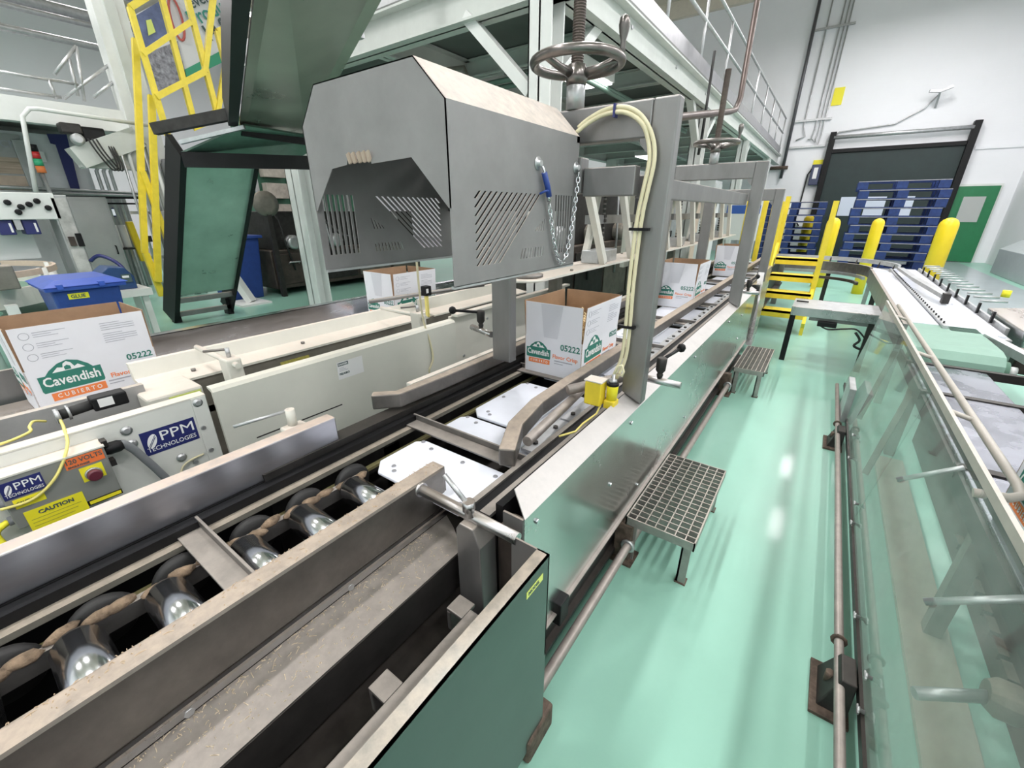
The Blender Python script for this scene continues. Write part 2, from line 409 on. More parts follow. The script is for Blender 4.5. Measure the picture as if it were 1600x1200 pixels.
# wall services on the back wall
o = MB().cyl((-1.9, YB - .12, 2.6), (-1.9, YB - .12, ZC), .05).build('wall_pipe', mat('pipe_dark', (.12, .12, .13), .4, .5))
tag(o, 'tall dark vertical pipe on the white back wall', 'pipe')
o = MB().tube([(-2.3, YB - .12, 2.95), (-1.9, YB - .14, 2.95), (-1.75, YB - .12, 2.95)], .06).build('valve', M_rust)
tag(o, 'rusty valve at the foot of the dark wall pipe', 'valve')
for i, x in enumerate((-1.55, -1.2, -1.08, -.98)):
    o = MB().tube([(x, YB - .06, ZC), (x, YB - .06, 4.2 - .1 * i), (x + .1 if i < 1 else x - .05, YB - .06, 3.9 - .1 * i), (x - .15, YB - .06, 3.8)], .022, 6).build('wall_conduit', M_galv)
    tag(o, ['leftmost', 'second', 'third', 'rightmost'][i] + ' of four thin grey conduits running down the back wall', 'conduit', 'conduits on the back wall')
for i, z in enumerate((4.35, 3.55, 6.9)):
    o = MB().box(-1.85, -.8, YB - .1, YB - .03, z, z + .06).build('conduit_strut', M_galv)
    tag(o, ['middle', 'lowest', 'highest'][i] + ' short steel strut holding the conduits to the back wall', 'bracket', 'conduit struts')
for i, (x, z, h) in enumerate(((-.92, 4.75, .5), (-1.02, 2.75, .4))):
    o = MB().box(x, x + .28, YB - .03, YB, z, z + h).build('yellow_sign', M_label_y)
    tag(o, ['yellow sign high on the white back wall beside the conduits', 'yellow sign behind the roll-up door motor box'][i], 'sign')
o = MB().tube([(-.75, YB - .05, 3.70), (-.7, YB - .05, 3.72), (-.5, YB - .05, 3.95), (.9, YB - .05, 4.05), (1.5, YB - .05, 4.4), (1.75, YB - .05, 4.75)], .022, 6).build('sloping_conduit', M_galv)
tag(o, 'thin conduit sloping up over the roll-up door', 'conduit')
e = thing('wall_floodlight', 'small twin floodlight bracket over the roll-up door', 'lamp', (1.75, YB, 4.6))
MB().bar((1.75, YB - .02, 4.4), (1.72, YB - .35, 4.75), .05, .05).build('bracket_arm', M_galv, e)
for s in (-1, 1):
    MB().bar((1.72, YB - .35, 4.76), (1.72 + s * .25, YB - .38, 4.82 + .03 * s), .12, .07).build('lamp_head', M_galv, e)
e = thing('fire_extinguisher', 'red fire extinguisher on the right wall at the picture edge', 'fire extinguisher', (XR, 14.0, 1.2))
MB().lathe([(.09, 0), (.10, .03), (.10, .42), (.07, .5), (.03, .52)], (XR - .13, 13.9, 1.15)).build('cylinder', M_red, e)
MB().box(XR - .17, XR - .09, 13.86, 13.94, 1.67, 1.74).build('valve_head', M_black, e)

# ------------------------------------------------------------------ lamps
nrow = 0
where = ['far left bay', 'left bay', 'case conveyor', 'right wall bay', 'roll-up door, added to brighten the back wall']  # last row is unseen, added to brighten the back wall
def lamp_fixture(x, y, z, watts, label, group, length=1.5, w=.34):
    e = thing('ceiling_light', label, 'light fixture', (x, y, z), group=group)
    MB().box(x - w / 2, x + w / 2, y - length / 2, y + length / 2, z + .03, z + .14).build('housing', M_whitepaint, e, bevel=.01)
    MB().box(x - w / 2 + .02, x + w / 2 - .02, y - length / 2 + .03, y + length / 2 - .03, z + .012, z + .03).build('diffuser', M_lamp, e)
    l = bpy.data.lights.new('fixture_light', 'AREA'); l.shape = 'RECTANGLE'; l.size = w - .02; l.size_y = length - .06
    l.energy = watts; l.color = (1, .965, .97)
    lo = bpy.data.objects.new('fixture_light', l); COL.objects.link(lo); lo.parent = e; lo.location = (0, 0, .008)
for x, y0, y1, w in LAMP_ROWS:
    y = y0; k = 0
    while y <= y1:
        lamp_fixture(x, y, 6.9, w, 'long linear ceiling light in the row over the ' + where[nrow], 'ceiling lights over the ' + where[nrow])
        y += 3.6; k += 1
    nrow += 1

# ------------------------------------------------------------------ main case conveyor (lane in the middle)
YE = 9.0
cc = thing('case_conveyor', 'long stainless case conveyor with white pads and green-reflecting side skirt beside the aisle', 'conveyor', (-.9, 4.5, 0))
b = MB(); b.box(-.494, -.488, .74, 5.05, .2, .745); sk = b.build('side_skirt', M_mirror, cc)
b = MB(); b.slab([(-.487, .74, .745), (-.487, 5.05, .745), (-.556, 5.05, .785), (-.556, .79, .785)], .004)
b.build('top_cover', M_cover, cc)
# bolts on the skirt
bolt = MB().lathe([(.008, 0), (.008, .005), (.006, .007)], axis='x', n=10).mesh('bolt', M_chrome)
for y, z in ((.80, .70), (1.52, .70), (2.55, .70), (3.6, .70), (1.72, .28), (2.55, .30), (4.3, .40), (4.3, .62), (1.35, .5)):
    inst('bolt', bolt, cc, (-.488, y, z))
# end flange of the skirt
MB().box(-.556, -.49, .735, .742, .45, .745).build('skirt_end_flange', M_gantry, cc)
MB().slab([(-.475, .2, .214), (-.475, 5.0, .214), (-.515, 5.0, .214), (-.515, .2, .214)], .006).build('skirt_lip', M_pipe, cc)
b = MB(); b.box(-.53, -.515, .2, 5.0, .03, .208); b.box(-.53, -.49, .2, 5.0, .03, .05); b.build('lower_channel', M_dark, cc)
MB().box(-.51, -.46, .93, .99, .16, .26).build('clip_block', M_black, cc, bevel=.004)
# floor pipe and its clamps
MB().tube([(-.43, .35, .10), (-.43, 4.0, .10)], .019, 12).build('floor_pipe', M_pipe, cc)
for y in (1.5, 3.82):
    MB().tube([(-.43 + .026 * math.cos(a), y, .1 + .026 * math.sin(a)) for a in [i * PI / 5 for i in range(10)]], .008, 6, closed=True).build('pipe_clamp', M_galv, cc)
    MB().box(-.50, -.42, y + .01, y + .06, 0, .2).build('leg', M_rust, cc, bevel=.006)
    MB().box(-.52, -.40, y - .02, y + .09, 0, .010).build('foot_plate', M_rust, cc)
MB().box(-.46, -.37, .60, .74, 0, .10).build('foot_block', M_rust, cc, bevel=.01)
for y in (6.2, 8.6): MB().box(-.58, -.50, y, y + .08, 0, .7).build('leg', M_gantry, cc)
for y in (.9, 3.2, 5.6, 8.5): MB().box(-1.36, -1.29, y, y + .08, 0, .6).build('leg', M_dark, cc)
# bed and inner rails
MB().box(-1.36, -.50, -1.6, YE, .30, .33).build('bed_pan', M_dark, cc)
MB().box(-.60, -.575, .76, YE, .33, .735).build('inner_wall', M_black, cc)
MB().box(-.635, -.60, .73, YE, .700, .712).build('wear_strip', M_dustyplate, cc)
MB().box(-.68, -.645, .73, YE, .60, .690).build('chain_channel', M_black, cc)
MB().box(-.70, -.68, .73, YE, .60, .699).build('wear_strip', M_dustyplate, cc)
for i in range(26):
    y = 1.12 + i * .3
    MB().box(-.76, -.705, y, y + .285, .672, .684).build('rail_plate', M_galv, cc) if i < 14 else None
hx = MB().lathe([(.011, 0), (.011, .008)], n=6).mesh('hex_bolt', M_dark)
for i in range(14):
    inst('hex_bolt', hx, cc, (-.733, 1.18 + i * .3, .684)); inst('hex_bolt', hx, cc, (-.733, 1.33 + i * .3, .684))
MB().box(-1.36, -1.29, .45, YE, .33, .725).build('inner_wall', M_dark, cc)
MB().box(-1.29, -1.255, -1.6, YE, .655, .70).build('chain_channel', M_black, cc)
MB().box(-1.255, -1.225, -1.6, YE, .655, .672).build('wear_strip', M_olive, cc)
MB().box(-1.225, -1.205, -1.6, YE, .60, .612).build('wear_strip', mat('brass_edge', (.32, .29, .14), .5, .4, noise=.3), cc)
# white carrier pads
def pad_mesh(L):
    w0, w1, c = -1.155, -.725, .05
    prof = [(w0, c), (w0 + c, 0), (w1, 0), (w1, L), (w0 + c * .6, L), (w0, L - c * .6)]
    b = MB(); b.prism(prof, 'z', 0, .014)
    return b.mesh('pad', M_white)
scr = MB().lathe([(.009, 0), (.008, .003)], n=8).mesh('screw', mat('screw_grey', (.42, .42, .45), .4, .6))
pm = {}
pads = [(.735, .25), (1.05, .20), (1.275, .455)]
y = 1.85
while y < 8.6:
    pads += [(y, .20), (y + .225, .455)]; y += .8
for y, L in pads:
    if L not in pm: pm[L] = pad_mesh(L)
    p = inst('carrier_pad', pm[L], cc, (0, y, .642), bevel=.004)
    if y < 3:
        for x in (-1.125, -1.06, -.90, -.75):
            for t in (.035, L - .035):
                s = bpy.data.objects.new('screw', scr); COL.objects.link(s); s.parent = p; s.location = (x + (.04 if t < .05 and x < -1.1 else 0), t + (.02 if x < -1.1 else 0), .0142)
        if L > .4:
            s = bpy.data.objects.new('screw', scr); COL.objects.link(s); s.parent = p; s.location = (-1.125, L / 2, .0142)
# pusher flight bars: dusty angle irons across the lane
def flight(y, x0=-1.29, x1=-.70):
    b = MB(); b.box(x0, x1, y, y + .06, .672, .680); b.box(x0 + .02, x1, y + .054, y + .062, .680, .705)
    b.build('flight_bar', M_dustyplate, cc, bevel=.002)
for k in range(10): flight(1.0 + .8 * k)
flight(.195, -1.30, -.90)
# rollers at the infeed with grime-caked axle rail
MB().box(-1.165, -1.145, -1.0, .70, .60, .645).build('axle_rail', M_dustyplate, cc)
rl = MB().lathe([(.030, -1.125), (.046, -1.12), (.046, -.90), (.03, -.895)], axis='x', n=20).mesh('roller', M_chrome)
wh = MB(); wh.lathe([(.02, 0), (.062, .002), (.066, .01), (.066, .022), (.06, .03), (.02, .032)], axis='x', n=24); wh = wh.mesh('wheel_disc', M_rubber)
hub = MB().lathe([(.03, 0), (.036, .006), (.036, .02), (.012, .024)], axis='x', n=16).mesh('roller_collar', M_dark)
gm = []
for k in range(4):
    bm = bmesh.new(); bmesh.ops.create_icosphere(bm, subdivisions=2, radius=1)
    for v in bm.verts:
        v.co *= .85 + random.random() * .3
        v.co.x *= .015; v.co.y *= .030; v.co.z *= .013
    me = bpy.data.meshes.new('grime_clump'); bm.to_mesh(me); bm.free(); me.materials.append(M_grime); gm.append(me)
    for p in me.polygons: p.use_smooth = True
for i, y in enumerate((-.52, -.36, -.20, -.04, .12, .30, .465, .64)):
    r = inst('roller', rl, cc, (0, y, .632))
    inst('roller_collar', hub, cc, (-1.145, y, .632))
    inst('wheel_disc', wh, cc, (-1.215, y + .05, .60))
    inst('axle_bolt', MB().cyl((-.03, 0, 0), (.03, 0, 0), .008, 8).mesh('axle_bolt', M_galv) if i == 0 else bpy.data.meshes['axle_bolt'], cc, (-1.20, y + .05, .60))
    for q in range(3):
        inst('grime_clump', random.choice(gm), cc, (-1.155 + random.uniform(-.012, .012), y - .075 + q * .06, .647 + random.uniform(-.004, .006)), (random.uniform(-.2, .2), random.uniform(-.3, .3), random.uniform(-.3, .3)))
# guide rails of the lane
b = MB()
path = [(-.715, .97), (-.80, 1.14), (-.843, 1.36), (-.850, 1.6), (-.850, YE)]
def strip(path, w, z0, z1):
    b = MB(); L = []; R = []
    for i, p in enumerate(path):
        a = Vector(path[max(i - 1, 0)]); c = Vector(path[min(i + 1, len(path) - 1)]); t = (c - a).normalized(); n = Vector((-t.y, t.x))
        L.append(Vector(p) + n * w / 2); R.append(Vector(p) - n * w / 2)
    vs = []
    for l, r in zip(L, R): vs += [(l.x, l.y, z0), (r.x, r.y, z0), (r.x, r.y, z1), (l.x, l.y, z1)]
    fs = [(0, 1, 2, 3)]
    for i in range(len(path) - 1):
        k = 4 * i
        for j in range(4): fs.append((k + j, k + (j + 1) % 4, k + 4 + (j + 1) % 4, k + 4 + j))
    k = 4 * (len(path) - 1); fs.append((k + 3, k + 2, k + 1, k))
    b.add(vs, fs); return b
strip(path, .058, .700, .768).build('guide_rail', M_dusty, cc, bevel=.006)
MB().cyl((-.70, 1.07, .755), (-.755, 1.62, .755), .019, 14).build('guide_rod', M_pipe, cc)
strip([(-1.40, .955), (-1.325, 1.03), (-1.315, 1.3), (-1.315, YE)], .045, .735, .800).build('guide_rail', M_dusty, cc, bevel=.006)
MB().box(-1.375, -1.345, 1.12, YE, .735, .80).build('cream_ledge', M_cream, cc)
# end drum plate at the far end of the skirt and the sloping plate beside it
MB().lathe([(.20, 0), (.20, .03)], (-.52, 5.2, .50), n=28, axis='x').build('end_drum', M_dark, cc)
MB().hexa([(-.50, 5.25, .1), (-.44, 5.25, .1), (-.44, 5.45, .1), (-.50, 5.45, .1)], [(-.56, 5.6, .86), (-.50, 5.6, .86), (-.50, 6.4, .86), (-.56, 6.4, .86)]).build('end_chute', M_steel, cc)
MB().box(-.58, -.5, 5.45, 6.4, .3, .74).build('far_skirt', M_steel, cc)

# ------------------------------------------------------------------ near infeed section
nf = thing('infeed_guide_unit', 'dusty stainless infeed section with box-tube guide and ledge plate in the foreground', 'conveyor', (-.6, 0, 0))
MB().box(-.889, -.832, -1.5, .795, .60, .752).build('box_tube_guide', M_dusty, nf, bevel=.010)
MB().box(-.886, -.835, .790, .797, .605, .748).build('tube_end_cap', M_dusty, nf)
MB().box(-.838, -.826, -1.5, .80, .572, .590).build('ledge_lip', M_steel, nf)
b = MB(); b.slab([(-.835, -1.5, .560), (-.690, -1.5, .560), (-.690, .705, .560), (-.775, .76, .560), (-.835, .79, .560)], .006)
b.build('ledge_plate', M_dustyplate, nf)
MB().box(-.694, -.688, -1.5, .705, .43, .556).build('ledge_apron', M_dark, nf)
MB().box(-.84, -.834, -1.5, .79, .43, .60).build('ledge_back', M_dark, nf)
for y in (.05, .42): inst('hex_bolt', MB().lathe([(.010, 0), (.010, .007)], axis='x', n=6).mesh('hex_bolt', M_galv) if y < .1 else bpy.data.meshes['hex_bolt.001'], nf, (-.832, y, .575))
# potato crumbs on the ledge
def crumbs(name, n, x0, x1, y0, y1, z, m, parent):
    b = MB()
    for i in range(n):
        x = x0 + (x1 - x0) * random.random() ** 1.8; y = random.uniform(y0, y1); a = random.random() * PI; l = random.uniform(.0015, .008) if random.random() < .8 else random.uniform(.008, .018); w = random.uniform(.0008, .0018)
        dx, dy = math.cos(a) * l / 2, math.sin(a) * l / 2; px, py = -math.sin(a) * w / 2, math.cos(a) * w / 2
        b.add([(x - dx - px, y - dy - py, z), (x + dx - px, y + dy - py, z), (x + dx + px, y + dy + py, z), (x - dx + px, y - dy + py, z), (x, y, z + .0025)],
              [(0, 1, 4), (1, 2, 4), (2, 3, 4), (3, 0, 4), (3, 2, 1, 0)])
    o = b.build(name, m, parent); o['kind'] = 'stuff'; return o
crumbs('potato_crumbs', 700, -.832, -.70, -.3, .70, .5602, mat('crumb_pale', (.62, .52, .38), .9, noise=.3, nscale=80), nf)
crumbs('rail_crumbs', 160, -.885, -.838, -.2, .78, .7522, mat('crumb_tan', (.52, .40, .28), .9), nf)
# clamp post with cross rod and T-handle
MB().prism([(-.66, .25), (-.565, .25), (-.575, .66), (-.60, .715), (-.645, .715), (-.66, .69)], 'y', .655, .725).build('clamp_block', M_gantry, nf, bevel=.004)
MB().box(-.665, -.60, .665, .715, 0, .26).build('clamp_post', M_dark, nf)
MB().cyl((-.83, .69, .725), (-.475, .69, .725), .0165, 16).build('cross_rod', M_steel, nf)
MB().cyl((-.84, .69, .725), (-.825, .69, .725), .022, 16).build('rod_collar', M_steel, nf)
MB().lathe([(.013, 0), (.013, .018), (.018, .02), (.018, .05)], (-.625, .675, .735), n=6).build('clamp_bolt', M_steel, nf)
MB().cyl((-.625, .675, .77), (-.70, .665, .845), .007, 8).build('clamp_handle', M_galv, nf)
# near skirt panel
b = MB(); b.box(-.383, -.378, -1.5, .685, .06, .735); b.box(-.412, -.378, -1.5, .685, .730, .735); b.build('near_skirt_panel', mat('skirt_dull', (.15, .17, .165), .34, 1, noise=.12, nscale=3, dust=.55), nf)
MB().box(-.488, -.378, .680, .685, .38, .735).build('skirt_return', M_gantry, nf)
t = MB(); t.box(-.3778, -.377, .585, .655, .680, .700); t.build('lime_label', M_label_g, nf)
text('MODEL', .014, M_print_dark, nf, (-.3768, .592, .686), (0, 1, 0), (0, 0, 1), .0004)
# rusty support bracket between ledge and skirt
b = MB(); b.box(-.568, -.412, -1.5, .60, .488, .50)
for y in (-.35, -.02, .31, .565): b.box(-.625, -.568, y, y + .055, .488, .50); b.box(-.625, -.612, y, y + .055, .42, .488)
b.build('support_bracket', M_dustyplate, nf, bevel=.003)
MB().box(-.60, -.44, -1.5, .7, .0, .02).build('base_plate', M_dark, nf)
MB().box(-.57, -.50, .72, .80, .1, .70).build('end_casting', M_brown, nf, bevel=.015)
# left guide of the infeed
MB().box(-1.352, -1.300, -1.6, .725, .700, .815).build('left_guide_bar', mat('guide_bar_steel', (.42, .42, .46), .3, .9, noise=.3, nscale=5, dust=.95, dustcol=(.66, .54, .46), stretch=(1, .3, 1)), nf, bevel=.004)
MB().box(-1.345, -1.295, -1.6, .72, .40, .70).build('guide_support', M_black, nf)
MB().cyl((-1.40, .62, .80), (-1.40, .62, .86), .016, 10).build('clamp_stud', M_cream, nf)
MB().cyl((-1.405, .62, .855), (-1.46, .46, .842), .006, 8).build('clamp_handle', M_galv, nf)
MB().box(-1.42, -1.36, .58, .66, .74, .80).build('clamp_block', M_cream, nf, bevel=.008)

# ------------------------------------------------------------------ gantry frames with screw jack and handwheel
def gantry(y, label, zt=1.845, xl=-1.262, xr=-.482, zb=.755, jack=True, name='gantry_frame'):
    e = thing(name, label, 'frame', ((xl + xr) / 2, y, zb), group='gantry frames over the case conveyor')
    d = .055
    b = MB(); b.add([(xr - .09, y, zb + .04), (xr, y, zb), (xr, y + d, zb), (xr - .09, y + d, zb + .04), (xr - .085, y, zt), (xr, y, zt), (xr, y + d, zt), (xr - .085, y + d, zt)],
                    [(3, 2, 1, 0), (4, 5, 6, 7), (0, 1, 5, 4), (1, 2, 6, 5), (2, 3, 7, 6), (3, 0, 4, 7)])
    b.build('post', M_gantry, e, bevel=.006)
    MB().box(xl, xl + .11, y, y + d, .80, zt).build('post', M_gantry, e, bevel=.006)
    MB().box(xl + .11, xr - .085, y, y + d, zt - .115, zt).build('crossbeam', M_gantry, e, bevel=.006)
    b = MB(); b.hexa([(xr - .12, y + .005, zt - .13), (xr - .088, y + .005, zt - .165), (xr - .088, y + d - .005, zt - .165), (xr - .12, y + d - .005, zt - .13)],
                     [(xr - .12, y + .005, zt - .11), (xr - .085, y + .005, zt - .11), (xr - .085, y + d - .005, zt - .11), (xr - .12, y + d - .005, zt - .11)])
    b.build('gusset', M_gantry, e)
    if not jack: return e
    xc = (xl + xr) / 2; yc = y + d / 2
    prof = [(.022, zt + .10)]
    z = zt + .1
    while z < zt + .62: prof += [(.022, z + .004), (.0185, z + .006), (.022, z + .008)]; z += .008
    MB().lathe(prof, (xc, yc, 0), n=12).build('threaded_spindle', M_brown, e)
    MB().lathe([(.034, zt), (.034, zt + .075), (.028, zt + .08)], (xc, yc, 0), n=20).build('jack_collar', M_galv, e)
    zw = zt + .145
    w = MB().tube([(xc + .155 * math.cos(a), yc + .155 * math.sin(a), zw) for a in [2 * PI * i / 36 for i in range(36)]], .0165, 10, closed=True).build('handwheel', M_iron, e)
    MB().lathe([(.035, zt + .078), (.04, zt + .10), (.032, zt + .14)], (xc, yc, 0), n=16).build('wheel_hub', M_iron, w)
    for k in range(3):
        a = -1.9 + k * 2 * PI / 3
        p = Vector((xc + .02 * math.cos(a), yc + .02 * math.sin(a), zt + .11)); q = Vector((xc + .15 * math.cos(a), yc + .15 * math.sin(a), zw))
        MB().tube([p, p.lerp(q, .5) + Vector((0, 0, -.004)), q], [.018, .013, .012], 8).build('spoke', M_iron, w)
    a = .35
    hx, hy = xc + .155 * math.cos(a), yc + .155 * math.sin(a)
    MB().lathe([(.009, 0), (.010, .02), (.009, .04), (.016, .065), (.019, .085), (.016, .105), (.006, .113)], (hx, hy, zw + .012), n=14).build('crank_handle', M_iron, w)
    return e
gantry(1.594, 'nearest grey steel gantry with large handwheel beside the perforated hood')
gantry(3.93, 'second grey gantry frame with handwheel farther along the case conveyor')
gantry(5.6, 'third and farthest grey gantry frame next to the yellow posts', zt=1.72, jack=False)

# long horizontal rails joining the gantries
o = MB().box(-.625, -.575, 1.66, 3.92, 1.545, 1.622).build('support_rail', M_gantry, bevel=.004)
tag(o, 'grey horizontal rail running from nearest gantry post to second gantry', 'rail', 'rails joining the gantries')
o = MB().box(-.83, -.785, 1.53, 1.59, 1.56, 1.68).build('hood_bracket', M_gantry, bevel=.004)
tag(o, 'small grey bracket joining the hood back edge to the gantry', 'bracket')
o = MB().box(-.78, -.585, 1.54, 1.588, 1.55, 1.645).build('support_rail', M_gantry, bevel=.004)
tag(o, 'short grey rail between hood back edge and nearest gantry post', 'rail', 'rails joining the gantries')

# black ball-handle clamps on the aisle side of the gantries
def ball_clamp(loc, label, rz=0):
    e = thing('clamp_lever', label, 'lever', loc, rz, 'ball-handle clamp levers')
    x, y, z = 0, 0, 0
    def bb(mb, n, m): 
        o = bpy.data.objects.new(n, mb.mesh(n, m)); COL.objects.link(o); o.parent = e; return o
    bb(MB().cyl((-.10, 0, 0), (.09, 0, 0), .015, 12), 'clamp_rod', M_steel)
    bb(MB().lathe([(.010, .012), (.014, .03), (.010, .035), (.02, .05), (.022, .10), (.016, .105)], n=12), 'clamp_body', M_dark)
    bb(MB().cyl((0, 0, .095), (.035, .13, .115), .007, 8), 'lever_arm', M_black)
    bb(MB().lathe([(.004, -.019), (.014, -.014), (.019, 0), (.014, .014), (.004, .019)], (.037, .14, .117), n=14), 'ball_knob', M_black)
    return e
ball_clamp((-.45, 1.70, .835), 'black ball-handle clamp on a steel rod by the nearest gantry post')
ball_clamp((-.46, 4.1, .86), 'black ball-handle clamp by the second gantry post')
e = ball_clamp((-1.355, 1.62, .93), 'black ball-handle clamp against the cream panel at the left gantry post', PI * .9)

# ------------------------------------------------------------------ perforated steel hood
from mathutils.geometry import tessellate_polygon
def perforated(plane_x, outline, holes, t, name, m, parent):
    # sheet in a plane x = const, outline and holes as (y, z); real openings
    loops = [outline] + holes
    tri = tessellate_polygon([[Vector((p[0], p[1], 0)) for p in l] for l in loops])
    flat = [p for l in loops for p in l]; n = len(flat)
    b = MB()
    vs = [(plane_x, p[0], p[1]) for p in flat] + [(plane_x - t, p[0], p[1]) for p in flat]
    fs = [tuple(f) for f in tri] + [tuple(i + n for i in reversed(f)) for f in tri]
    k = 0
    for l in loops:
        c = len(l)
        for i in range(c): fs.append((k + i, k + (i + 1) % c, k + (i + 1) % c + n, k + i + n))
        k += c
    b.add(vs, fs)
    return b.build(name, m, parent)
hd = thing('perforated_hood', 'grey dusty steel hood with slotted sides over the case conveyor', 'hood', (-1.1, 1.2, 1.307))
Y0, Y1, ZB, ZS, ZT, XA, XB = .85, 1.535, 1.307, 1.745, 1.842, -1.412, -.80
def slot_par(y0, y1, y2, y3, zt, zb):  # top y0..y1, bottom y2..y3
    return [(y0, zt), (y2, zb), (y3, zb), (y1, zt)]
def slots(f):
    H = []
    # diagonal field, clipped by the vertical line at .942
    zt, zb = 1.552, 1.354; sl = (1.27 - 1.045) / (zt - zb); w = .011; pitch = .0255
    k = 0
    while True:
        ty = 1.270 - k * pitch
        za = zt; zb_ = zb
        if ty - sl * (zt - zb) < .942: zb_ = zt - (ty - .942) / sl
        if ty > 1.283: break
        if ty < .945: 
            # slots that start on the left edge below the top
            if ty < .945 - 0 : break
        H.append([(ty, za), (ty - sl * (za - zb_), zb_), (ty - sl * (za - zb_) + w, zb_), (ty + w, za)])
        k += 1
    # vertical slots
    for i in range(7):
        y = 1.378 + i * .0185
        H.append(slot_par(y, y + .010, y, y + .010, 1.552, 1.357))
    # small triangle of slots and its lower row
    for i in range(4):
        y = 1.252 + i * .0145; H.append([(y + .006 + .004 * i, 1.452 + .009 * i), (y, 1.438), (y + .006, 1.438), (y + .010 + .003 * i, 1.452 + .009 * i)] if False else [(y + .012, 1.452 + .008 * i), (y, 1.438), (y + .007, 1.438), (y + .017, 1.452 + .008 * i)])
    for i in range(9):
        y = 1.165 + i * .0165; H.append([(y + .012 - .001 * i, 1.387), (y, 1.356), (y + .007, 1.356), (y + .018 - .001 * i, 1.387)])
    return [[(f(p[0]), p[1]) for p in h] for h in H]
outl = [(Y0, ZB), (Y1, ZB), (Y1, ZS), (Y0, ZS)]
perforated(XB, outl, slots(lambda y: y), .003, 'side_panel', M_hood, hd)
perforated(XA + .003, outl, slots(lambda y: Y0 + Y1 - .01 - y), .003, 'side_panel', M_hood, hd)
# roof: two bevels and the top sheet
BV = .092
MB().slab([(XB, Y0, ZS), (XB, Y1, ZS), (XB - BV - .006, Y1, ZT), (XB - BV - .006, Y0, ZT)], .003).build('roof_bevel', M_hood, hd)
MB().slab([(XA, Y1, ZS), (XA, Y0, ZS), (XA + BV, Y0, ZT), (XA + BV, Y1, ZT)], .003).build('roof_bevel', M_hood, hd)
MB().slab([(XB - BV - .006, Y0, ZT), (XB - BV - .006, Y1, ZT), (XA + BV, Y1, ZT), (XA + BV, Y0, ZT)], .003).build('roof_sheet', M_hood, hd)
# front sheet with the arched opening
fo = [(XA, ZS), (XA, 1.500), (XA + .006, 1.500), (-1.287, 1.620), (-1.21, 1.627), (-1.205, 1.640), (-1.10, 1.640), (-1.095, 1.624), (-.930, 1.630), (-.806, 1.507), (XB, 1.507), (XB, ZS), (XB - BV - .006, ZT), (XA + BV, ZT)]
tri = tessellate_polygon([[Vector((p[0], p[1], 0)) for p in fo]])
n = len(fo); b = MB()
b.add([(p[0], Y0, p[1]) for p in fo] + [(p[0], Y0 + .003, p[1]) for p in fo],
      [tuple(f) for f in tri] + [tuple(i + n for i in reversed(f)) for f in tri] + [(i, (i + 1) % n, (i + 1) % n + n, i + n) for i in range(n)])
b.build('front_sheet', M_hood, hd)
fb = [(XA, 1.50), (-1.287, 1.62), (-.93, 1.63), (XB, 1.507), (XB, ZS), (XB - BV - .006, ZT), (XA + BV, ZT), (XA, ZS)]
# bent-out lip with torn flakes at the top of the opening
for i, x in enumerate((-1.197, -1.175, -1.150, -1.128, -1.108)):
    MB().hexa([(x, Y0 - .002, 1.628), (x + .014, Y0 - .002, 1.632), (x + .014, Y0 + .004, 1.632), (x, Y0 + .004, 1.628)],
              [(x + .008, Y0 - .014, 1.652), (x + .024, Y0 - .016, 1.656), (x + .024, Y0 - .011, 1.656), (x + .008, Y0 - .009, 1.652)]).build('torn_flake', M_tan, hd)
# back stiffener, bottom rims
MB().box(XA, XB, Y1 - .02, Y1, ZS - .02, ZS).build('back_rim', M_hood, hd)
for x in (XA, XB - .012):
    MB().box(x, x + .012, Y0, Y1, ZB - .006, ZB + .002).build('bottom_rim', M_galv, hd)
MB().box(XA + .01, XB - .01, Y1 - .06, Y1 - .03, 1.50, 1.74).build('inner_baffle', M_black, hd)
# washers, blue latch and the hanging chain
for y, z in ((1.259, 1.64), (1.515, 1.645)):
    MB().lathe([(.020, 0), (.020, .003), (.009, .003), (.009, .014)], (XB, y, z), n=16, axis='x').build('washer_bolt', M_galv, hd)
MB().tube([(XB + .012, 1.268, 1.632), (XB + .014, 1.280, 1.617), (XB + .012, 1.272, 1.606)], .004, 6).build('eye_link', M_chrome, hd)
MB().tube([(XB + .014, 1.276, 1.614), (XB + .016, 1.296, 1.575), (XB + .016, 1.308, 1.545)], .0095, 8).build('blue_latch', M_blue, hd)
MB().tube([(XB + .008, 1.262, 1.552), (XB + .02, 1.275, 1.560), (XB + .02, 1.292, 1.562), (XB + .012, 1.302, 1.552)], .004, 6).build('blue_strap', M_blue, hd)
ch = MB().cyl((XB + .014, 1.305, 1.55), (XB + .014, 1.312, 1.53), .006, 6).build('chain', M_chrome, hd)
link = MB().tube([(.0065 * math.cos(a), 0, .0115 * math.sin(a)) for a in [i * PI / 5 for i in range(10)]], .0028, 6, closed=True).mesh('chain_link', M_chrome)
A = Vector((XB + .014, 1.312, 1.53)); B = Vector((XB + .014, 1.515, 1.635)); low = Vector((XB + .014, 1.425, 1.325))
pts = []
for i in range(60):
    t = i / 59; pts.append(A * (1 - t) ** 2 * 1 + (low * 2 - (A + B) / 2) * 2 * t * (1 - t) + B * t * t)
acc = 0; last = pts[0]; k = 0
def place(p, d, k):
    d = d.normalized(); rot = d.to_track_quat('Z', 'Y') @ Euler((0, 0, (PI / 2) * (k % 2) + .5)).to_quaternion()
    o = bpy.data.objects.new('chain_link', link); COL.objects.link(o); o.parent = ch; o.location = p - base_of(hd); o.rotation_mode = 'QUATERNION'; o.rotation_quaternion = rot
for i in range(1, 60):
    seg = pts[i] - last
    while seg.length >= .0165:
        last = last + seg.normalized() * .0165; place(last, seg, k); k += 1; seg = pts[i] - last

